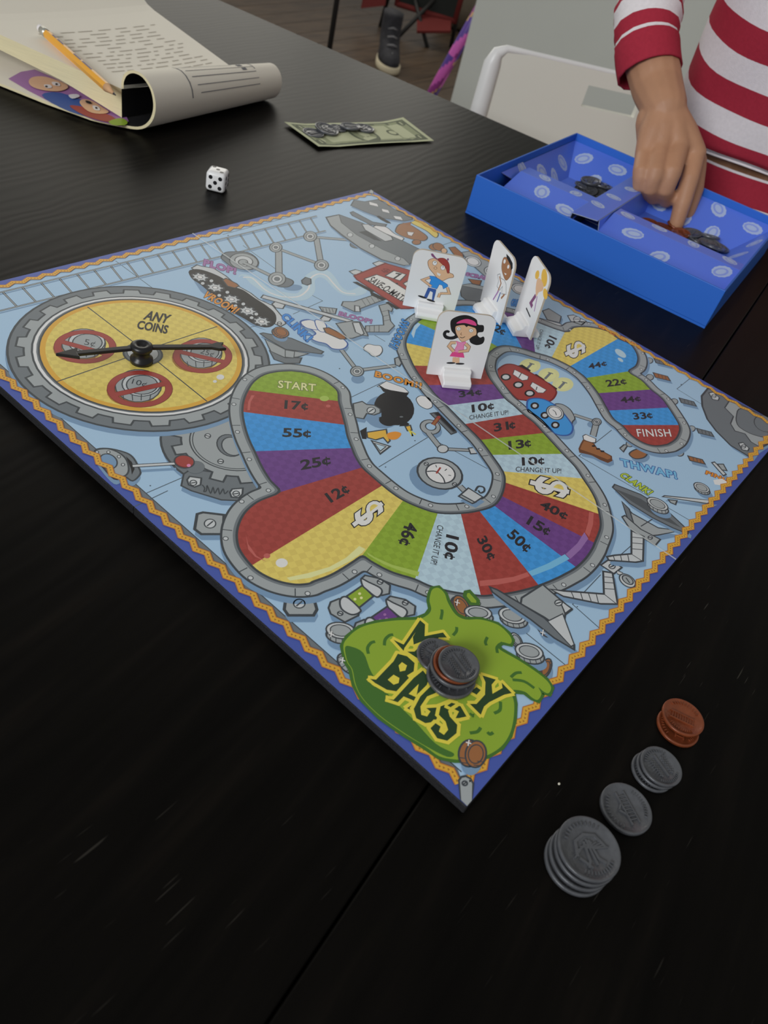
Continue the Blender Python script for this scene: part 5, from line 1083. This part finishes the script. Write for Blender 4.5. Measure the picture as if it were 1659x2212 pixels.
# ------------------------------------------------------------------ white chair behind the table
plas = mat('white_chair_plastic', (216, 210, 200), 0.42, 0.45); plas2 = mat('white_chair_rail', (214, 214, 210), 0.35, 0.5)
cL, cR = uvz(1.035, .520, 0), uvz(1.235, .272, 0); ce = (cR - cL).normalized(); cn = Vector((-ce.y, ce.x, 0)); 
if cn.dot(CAM - cL) < 0: cn = -cn
cw_ = (cR - cL).length; chair = empty('chair', (cL + cR) / 2 + Vector((0, 0, FLOOR_Z)) - cn * .02, 'white plastic chair with a hand slot in its backrest, behind table', 'chair')
def cp(x, z, d=0.0): return cL + ce * x + Vector((0, 0, z)) + cn * d
top = .018
def cbox(mb, x0, x1, z0, z1, d0, d1, m): mb.box(cp((x0 + x1) / 2, (z0 + z1) / 2, (d0 + d1) / 2), (x1 - x0, z1 - z0, abs(d1 - d0)), m, (ce, Vector((0, 0, 1)), cn))
mb = MB(); sx0, sx1, sz0, sz1 = cw_ * .48, cw_ * .76, -.034, -.004
outer = [(.0, -.32), (cw_, -.32), (cw_, top - .02), (cw_ - .006, top - .006), (cw_ - .02, top), (.02, top), (.006, top - .006), (0, top - .02)]
for dd, flip in ((.008, False), (-.004, True)):
    V = [cp(x, z, dd) for x, z in outer] + [cp(x, z, dd) for x, z in ((sx0, sz0), (sx1, sz0), (sx1, sz1), (sx0, sz1))]
    fs = [(0, 1, 9, 8), (1, 2, 3, 4, 10, 9), (4, 5, 11, 10), (5, 6, 7, 0, 8, 11)]; mb.add(V, [f[::-1] for f in fs] if flip else fs, plas)
k0 = len(mb.v) - 24; n_ = len(outer); mb.f += [[k0 + i, k0 + (i + 1) % n_, k0 + 12 + (i + 1) % n_, k0 + 12 + i] for i in range(n_)] + [[k0 + 8 + i, k0 + 8 + (i + 1) % 4, k0 + 20 + (i + 1) % 4, k0 + 20 + i] for i in range(4)]; mb.m += [0] * (n_ + 4)
recalc(mb.build('backrest', chair))
mb = MB(); fr = [(0, -.33), (0, -.1), (0, top - .022), (.004, top - .008), (.016, top - .001), (.05, top), (cw_ - .05, top), (cw_ - .016, top - .001), (cw_ - .004, top - .008), (cw_, top - .022), (cw_, -.1), (cw_, -.33)]
mb.tube([cp(x, z, .004) for x, z in fr], [.0135, .0135, .0125, .0090, .0055, .0042, .0042, .0055, .0090, .0125, .0135, .0135], plas2, 14); mb.build('back_frame', chair, True)
for x0 in (0, cw_):
    mb = MB(); mb.tube([cp(x0, -.33, .004), cp(x0, FLOOR_Z + .001, -.03)], .012, plas2, 12); mb.build('leg', chair, True); mb = MB(); mb.tube([cp(x0, -.335, .19), cp(x0, FLOOR_Z + .001, .22)], .012, plas2, 12); mb.build('leg', chair, True)
mb = MB(); cbox(mb, -.005, cw_ + .005, -.340, -.318, -.01, .22, plas); mb.build('seat', chair, bevel=.006)

# ------------------------------------------------------------------ rolled-back workbook and pencil
paper = mat('page_paper', (214, 206, 193), 0.75, 0.2); blockm = mat('page_block_edge', (206, 196, 160), 0.85, 0.15, build=noise_build(40, .06, .3, 900, (1, 1, 40))); textm = mat('page_text', (168, 163, 154), 0.8, 0.1); inkm = mat('page_lines', (108, 108, 112), 0.8, 0.1)
roll_b = mat('black_inside_roll', (26, 26, 28), .6, .3)  # black on the roll's inner face and the block end within it
BK = Vector((.287, .572, 0)); ba = Vector((.994, .105, 0)).normalized(); bs = Vector((-ba.y, ba.x, 0)); BL = .185
book = empty('workbook', (BK.x + .06, BK.y + .05, 0), 'open paperback workbook with its cover and pages rolled underneath', 'book')
PR = cat([(.200, .0012), (.120, .0012), (.050, .0012), (.012, .0012), (-.006, .0030), (-.0150, .0110), (-.0185, .0240), (-.0155, .0365), (-.0065, .0450), (.004, .0462), (.0120, .0420), (.0160, .0350), (.0165, .0285)], False, 6)
SK = ((-.05, .0), (-.019, .0), (0, -.010), (.026, -.028), (.069, -.041), (.116, -.051), (.21, -.068))
def skew(s_, w):
    for (x0, y0), (x1, y1) in zip(SK[:-1], SK[1:]):
        if x0 <= s_ <= x1: v_ = y0 + (y1 - y0) * (s_ - x0) / (x1 - x0); break
    else: v_ = SK[-1][1]
    k = 1.0 if w < .35 else max(.25, 1 - (w - .35) * 3); return v_ * k
def roll_pt(t, w, lift=0.0):
    f = w * (len(PR) - 1); i = min(int(f), len(PR) - 2); p = PR[i].lerp(PR[i + 1], f - i); d = (PR[i + 1] - PR[i]).normalized(); n = Vector((d.y, -d.x))   # n points inwards
    q = p - n * lift; taper = 1 - .28 * t
    return BK + bs * (q.x * (1 if q.x > .02 else taper) + .010 * t) + Vector((0, 0, max(.0008, q.y * taper))) + ba * (t * BL + skew(q.x, w) * (1 - t * .5))
mb = MB(); rows_o = [[roll_pt(t / 8, w / 72) for w in range(73)] for t in range(9)]; rows_i = [[roll_pt(t / 8, w / 72, -.0022) for w in range(73)] for t in range(9)]
mb.grid(rows_o, paper); mb.grid([r[::-1] for r in rows_i], paper, mfun=lambda i, j: roll_b if 2 < j < 58 else paper)
for t in (0, 8): mb.grid([rows_o[t], rows_i[t]], blockm)
recalc(mb.build('rolled_pages', book, True))
def strip(mb, t0, t1, w0, w1, m, lift=.0004, n=10): mb.grid([[roll_pt(t0 + (t1 - t0) * i / n, w0 + (w1 - w0) * j / 6, lift) for j in range(7)] for i in range(n + 1)], m)
mb = MB()
def wl_(t0, t1, w, th_=.0045): strip(mb, t0, t1, w, w + th_, inkm)
for k, (w, t1) in enumerate(((.775, .78), (.735, .66), (.685, .80), (.635, .80), (.585, .80), (.540, .80))): wl_(.26 + .012 * k, t1, w)
strip(mb, .255, .262, .52, .775, inkm); strip(mb, .80, .806, .66, .775, inkm); strip(mb, .69, .73, .705, .735, inkm); strip(mb, .70, .735, .655, .68, inkm); mb.build('printed_form_lines', book)
# page block
def zt(s_, t): return .0262 + .062 * s_ + .030 * max(0, s_ - .17) / .10 - .002 * math.sin(math.pi * t)
def zb_(s_, t): return .0038 + .21 * max(0, s_ - .017) if s_ < .076 else .0162 + .10 * (s_ - .076)
def blk_pt(s_, t, z): return BK + bs * s_ + Vector((0, 0, z)) + ba * ((1 - t) * (-.25 * s_) + t * (.138 + .2 * s_))
SS = [.0175 + .012 * i for i in range(24)]; TT = [i / 10 for i in range(11)]
mb = MB(); topg = [[blk_pt(s_, t, zt(s_, t)) for s_ in SS] for t in TT]; botg = [[blk_pt(s_, t, min(zb_(s_, t), zt(s_, t) - .004)) for s_ in SS] for t in TT]
mb.grid(topg, paper); mb.grid([r[::-1] for r in botg], paper); mb.grid([topg[0], botg[0]], blockm); mb.grid([topg[-1], botg[-1]], blockm); mb.grid([[r[0] for r in topg], [r[0] for r in botg]], roll_b); mb.grid([[r[-1] for r in topg], [r[-1] for r in botg]], blockm)
recalc(mb.build('page_block', book))
mb = MB(); r = random.Random(5)
for k in range(14):
    s_ = .034 + k * .0074; t = .16 + .05 * r.random()
    while t < .86:
        w = r.uniform(.03, .10); t2 = min(t + w, .9)
        mb.grid([[blk_pt(s_ + ds, t + (t2 - t) * i / 4, zt(s_, t + (t2 - t) * i / 4) + .0005) for i in range(5)] for ds in (0, .0011)], textm); t = t2 + r.uniform(.012, .05 if k % 4 else .16)
mb.build('printed_text', book, kind='stuff')
# picture cover lying under the block
mb = MB()
def flatp(src, m, z=.0042):
    q = [Vector(px(x, y, z)).to_2d() for x, y in pp(src)]; q = cat(q, True, 3) if len(q) != 12 else q; mb.add([(p.x, p.y, z) for p in q], [list(range(len(q)))], m)
flatp('Z 18,170 45,155 75,150 110,165 180,200 230,225 268,240 278,262 262,274 200,258 120,226 60,195', ink('lilac'), .0037); flatp('Z 90,205 130,200 200,225 215,235 185,250 130,232', ink('jeans'), .0040); flatp('Z 150,228 185,232 240,250 250,262 225,262 180,248', ink('red'), .0043)
flatp('Z 235,262 260,255 275,262 270,270 245,270', ink('green'), .0046); flatp('Z 62,175 72,166 100,166 140,180 146,190 125,197 90,194 68,186', ink('skin'), .0046); flatp('Z 172,222 180,214 200,218 222,232 235,242 215,246 190,240', ink('skin'), .0046)
for s_ in ('Z 95,183 108,183 112,189 100,190', 'Z 112,177 126,178 130,185 116,184', 'Z 200,228 212,230 216,238 204,237'): flatp(s_, ink('white'), .0050)
for s_ in ('Z 98,185 102,185 102,188 98,188', 'Z 120,180 124,180 124,183 120,183', 'Z 206,231 210,232 210,235 206,234', 'Z 185,217 195,219 197,224 187,222'): flatp(s_, ink('black'), .0053)
flatp('Z 148,205 165,203 172,208 156,213', ink('white'), .0050); mb.build('cover_picture', book)
pen = empty('pencil', (0, 0, 0), 'yellow wooden pencil resting on the open workbook page', 'pencil')
def on_page(x, y, lift):
    z = .035
    for _ in range(8):
        p = px(x, y, z); s_ = (p - BK).dot(bs); z = zt(max(.02, s_), .3) + lift
    return px(x, y, z)
pr_ = .0036; E0, E1 = on_page(86, 60, pr_ + .002), on_page(250, 206, pr_ + .0014); pd = (E1 - E0).normalized(); PL = (E1 - E0).length; pen.location = ((E0 + E1) / 2).to_tuple()
yel = mat('pencil_yellow', (214, 152, 52), 0.4, 0.5); 
for nm, t0, t1, r0, r1, m in (('eraser', 0, .035, .0031, .0033, mat('eraser_white', (208, 204, 204), .8, .2)), ('ferrule', .035, .10, .0037, .0037, mat('ferrule_metal', (168, 168, 160), .35, .5, .7)), ('shaft', .10, .89, pr_, pr_, yel), ('wood_cone', .89, .975, pr_, .0010, mat('pencil_wood', (190, 150, 112), .7, .2)), ('lead', .975, 1.0, .0010, .0003, mat('pencil_lead', (50, 48, 48), .5))):
    mb = MB(); mb.tube([E0 + pd * PL * t0, E0 + pd * PL * t1], [r0, r1], m, 6 if nm == 'shaft' else 14); mb.build(nm, pen, nm != 'shaft')
mb = MB(); upn = (Vector((0, 0, 1)) - pd * pd.z).normalized(); sd_ = pd.cross(upn)
for t0, t1 in ((.18, .23), (.25, .33), (.47, .56), (.58, .70)): 
    mb.add([E0 + pd * PL * t + upn * (pr_ + .0001) + sd_ * o_ for t, o_ in ((t0, -.0009), (t1, -.0009), (t1, .0009), (t0, .0009))], [(0, 1, 2, 3)], mat('pencil_stamp', (70, 56, 90), .5))
mb.build('printed_stamp', pen)

# ------------------------------------------------------------------ far end of the room
dk = mat('dark_metal', (34, 33, 32), .5, .4); FZ = FLOOR_Z
pb = onu(711, 110, 2.7); pb.z = FZ; st = empty('floor_stand', pb, 'thin black metal pole standing on the floor beyond the table', 'stand')
mb = MB(); mb.tube([pb + Vector((0, 0, .02)), pb + Vector((0, 0, 1.35))], .0105, dk, 10); mb.build('pole', st, True); mb = MB(); mb.lathe([(.0001, 0), (.13, 0), (.13, .012), (.03, .022), (.012, .03), (.0001, .03)], dk, pb, 28); recalc(mb.build('base', st, True))
mb = MB(); mb.lathe([(.02, 1.35), (.06, 1.35), (.15, 1.12), (.147, 1.12), (.058, 1.345), (.02, 1.345)], mat('stand_shade', (60, 58, 54), .7), pb, 28); recalc(mb.build('shade', st, True))
# high-top sneaker
shm = mat('sneaker_black', (44, 44, 48), .7, .3, build=noise_build(40, .3, .3)); som = mat('sneaker_sole', (186, 176, 150), .6, .3); shp = px(838, 152, FZ); fw = (Vector((CAM.x, CAM.y, 0)) - Vector((shp.x, shp.y, 0))).normalized(); fw = Matrix.Rotation(math.radians(12), 3, 'Z') @ fw; fs_ = Vector((-fw.y, fw.x, 0))
shoe = empty('sneaker', shp, 'dark high-top sneaker with pale rubber sole on the wood floor', 'shoe')
def shp_(l, w, z): return shp + fw * (l - .06) + fs_ * w + Vector((0, 0, z))
def foot(grow, z0, k):
    q = []
    for j in range(24):
        t = 2 * math.pi * j / 24; l = math.cos(t); w = math.sin(t); q.append(shp_(.135 * l * k, (.046 + .014 * l) * w * (1 + grow), z0))
    return q
mb = MB(); mb.grid([foot(.16, .001, 1.02), foot(.18, .012, 1.05), foot(.16, .030, 1.04), foot(.08, .032, 1.0)], som, True, True); mb.build('sole', shoe, True)
mb = MB(); rows = []
for z, sc, sh in ((.028, 1.0, 0), (.05, .97, -.004), (.075, .86, -.022), (.10, .66, -.05), (.13, .50, -.068), (.17, .48, -.072), (.20, .50, -.074), (.215, .46, -.074)):
    rows.append([shp_(.135 * math.cos(t) * sc + sh, (.048 + .012 * math.cos(t)) * math.sin(t) * (1 if z < .07 else .95), z) for t in [2 * math.pi * j / 24 for j in range(24)]])
mb.grid(rows, shm, True, True); mb.build('upper', shoe, True)
mb = MB()
for k in range(4): z = .070 + k * .028; l = .07 - k * .028; mb.tube([shp_(l, -.022, z), shp_(l + .012, 0, z + .008), shp_(l, .022, z)], .004, mat('sneaker_lace', (120, 120, 122), .8), 6)
mb.build('laces', shoe, True)
# camp chair with red trim
redc = mat('camp_red', (98, 38, 36), .7, .2); blkc = mat('camp_black', (32, 34, 32), .8, .2); cc = px(905, 95, FZ)
camp = empty('camp_chair', cc, 'black fabric folding camp chair with red edging on far floor', 'chair')
fx = Vector((-.51, .86, 0)); fx = (VD * .92 - UD * .38).normalized(); fy = Vector((fx.y, -fx.x, 0))
if fy.dot(UD) < 0: fy = -fy
def ccp(x, y, z): return cc + fx * x + fy * y + Vector((0, 0, z))
def cquad(mb, P, m, t=.012):
    P = [ccp(*p) for p in P]; n = (P[1] - P[0]).cross(P[3] - P[0]).normalized(); V = [p + n * t / 2 for p in P] + [p - n * t / 2 for p in P]; mb.add(V, [(0, 1, 2, 3), (7, 6, 5, 4)] + [(i, (i + 1) % 4, (i + 1) % 4 + 4, i + 4) for i in range(4)], m)
mb = MB(); cquad(mb, [(-.14, .10, .14), (.16, .10, .14), (.18, .16, .60), (-.16, .16, .60)], blkc); recalc(mb.build('back_panel', camp))
for a_, b_ in (((-.15, .095, .12), (-.17, .155, .60)), ((.17, .095, .12), (.19, .155, .60)), ((-.15, .095, .13), (.17, .095, .13))): mb = MB(); mb.tube([ccp(*a_), ccp(*b_)], .014, redc, 8); mb.build('edging', camp, True)
mb = MB(); cquad(mb, [(-.15, -.02, .10), (.02, -.05, .06), (.05, .08, .11), (-.13, .10, .13)], redc); recalc(mb.build('seat_flap', camp)); mb = MB(); cquad(mb, [(.22, .02, .12), (.34, .0, .08), (.34, .05, .40), (.24, .08, .42)], redc); recalc(mb.build('side_pocket', camp))
for a_, b_ in (((-.05, -.02, .0), (.1, .1, .2)), ((.12, -.02, .0), (-.02, .1, .2)), ((.24, .12, .0), (.18, .12, .6)), ((-.16, .14, .0), (-.15, .13, .3))): mb = MB(); mb.tube([ccp(*a_), ccp(*b_)], .011, dk, 8); mb.build('leg', camp, True)
# pale cloth bag beside it
bagc = mat('cloth_bag', (118, 110, 98), .9, .1, build=noise_build(14, .15, .6, 22)); bgp = px(1000, 62, FZ); bag_o = MB(); rows = []
for z, r_ in ((.001, .10), (.03, .15), (.12, .17), (.22, .14), (.30, .10), (.36, .08), (.37, .02)): rows.append([bgp + Vector((r_ * math.cos(t) * (1 + .12 * math.sin(3 * t + z * 9)), r_ * math.sin(t) * (1 + .10 * math.cos(4 * t + z * 14)), z)) for t in [2 * math.pi * j / 28 for j in range(28)]])
bag_o.grid(rows, bagc, True, True); tag(bag_o.build('cloth_bag', None, True), 'crumpled pale cloth bag slumped on floor behind grey wall end', 'bag')
# hula hoop leaning behind the end of the wall
H0, H1 = onu(938, 190, 2.62), onu(1018, 48, 2.62); hd = (H1 - H0).normalized(); away = (UD * .93 + VD * .36).normalized(); away = (away - hd * away.dot(hd)).normalized(); HR = .40; hc = (H0 + H1) / 2 - raydir(975, 120).normalized() * 0 + hd.cross(away) * 0 + away * HR
k_ = (FZ + .016 - hc.z + HR * math.sqrt(hd.z ** 2 + away.z ** 2)); hc = hc + hd * (k_ / hd.z); hoop = empty('hula_hoop', (hc.x, hc.y, FZ), 'pink purple and gold striped hula hoop leaning by the wall end', 'hoop')
HM = [mat('hoop_pink', (200, 96, 178), .4, .5), mat('hoop_purple', (92, 66, 148), .4, .5), mat('hoop_magenta', (146, 60, 134), .4, .5), mat('hoop_gold', (196, 160, 104), .4, .5)]
rows = []; n = 160
for i in range(n + 1):
    t = 2 * math.pi * i / n; c = hc + (hd * math.sin(t) - away * math.cos(t)) * HR; rad = (c - hc).normalized(); ax_ = hd.cross(away).normalized(); rows.append([c + (rad * math.cos(2 * math.pi * j / 14) + ax_ * math.sin(2 * math.pi * j / 14)) * .017 for j in range(14)])
mb = MB(); mb.grid(rows, None, True, False, lambda i, j: HM[(0, 0, 0, 0, 1, 1, 1, 1, 1, 3, 2, 2, 2, 0)[(j + i) % 14]]); mb.build('tube', hoop, True)
# crumb on the table
cr_ = px(1207, 1694, 0); mb = MB(); mb.lathe([(.0001, 0), (.0005, .0002), (.0004, .0007), (.0001, .0008)], mat('crumb', (200, 196, 180), .9), cr_, 7); tag(mb.build('crumb'), 'tiny pale crumb on the dark table beside the board', 'crumb')
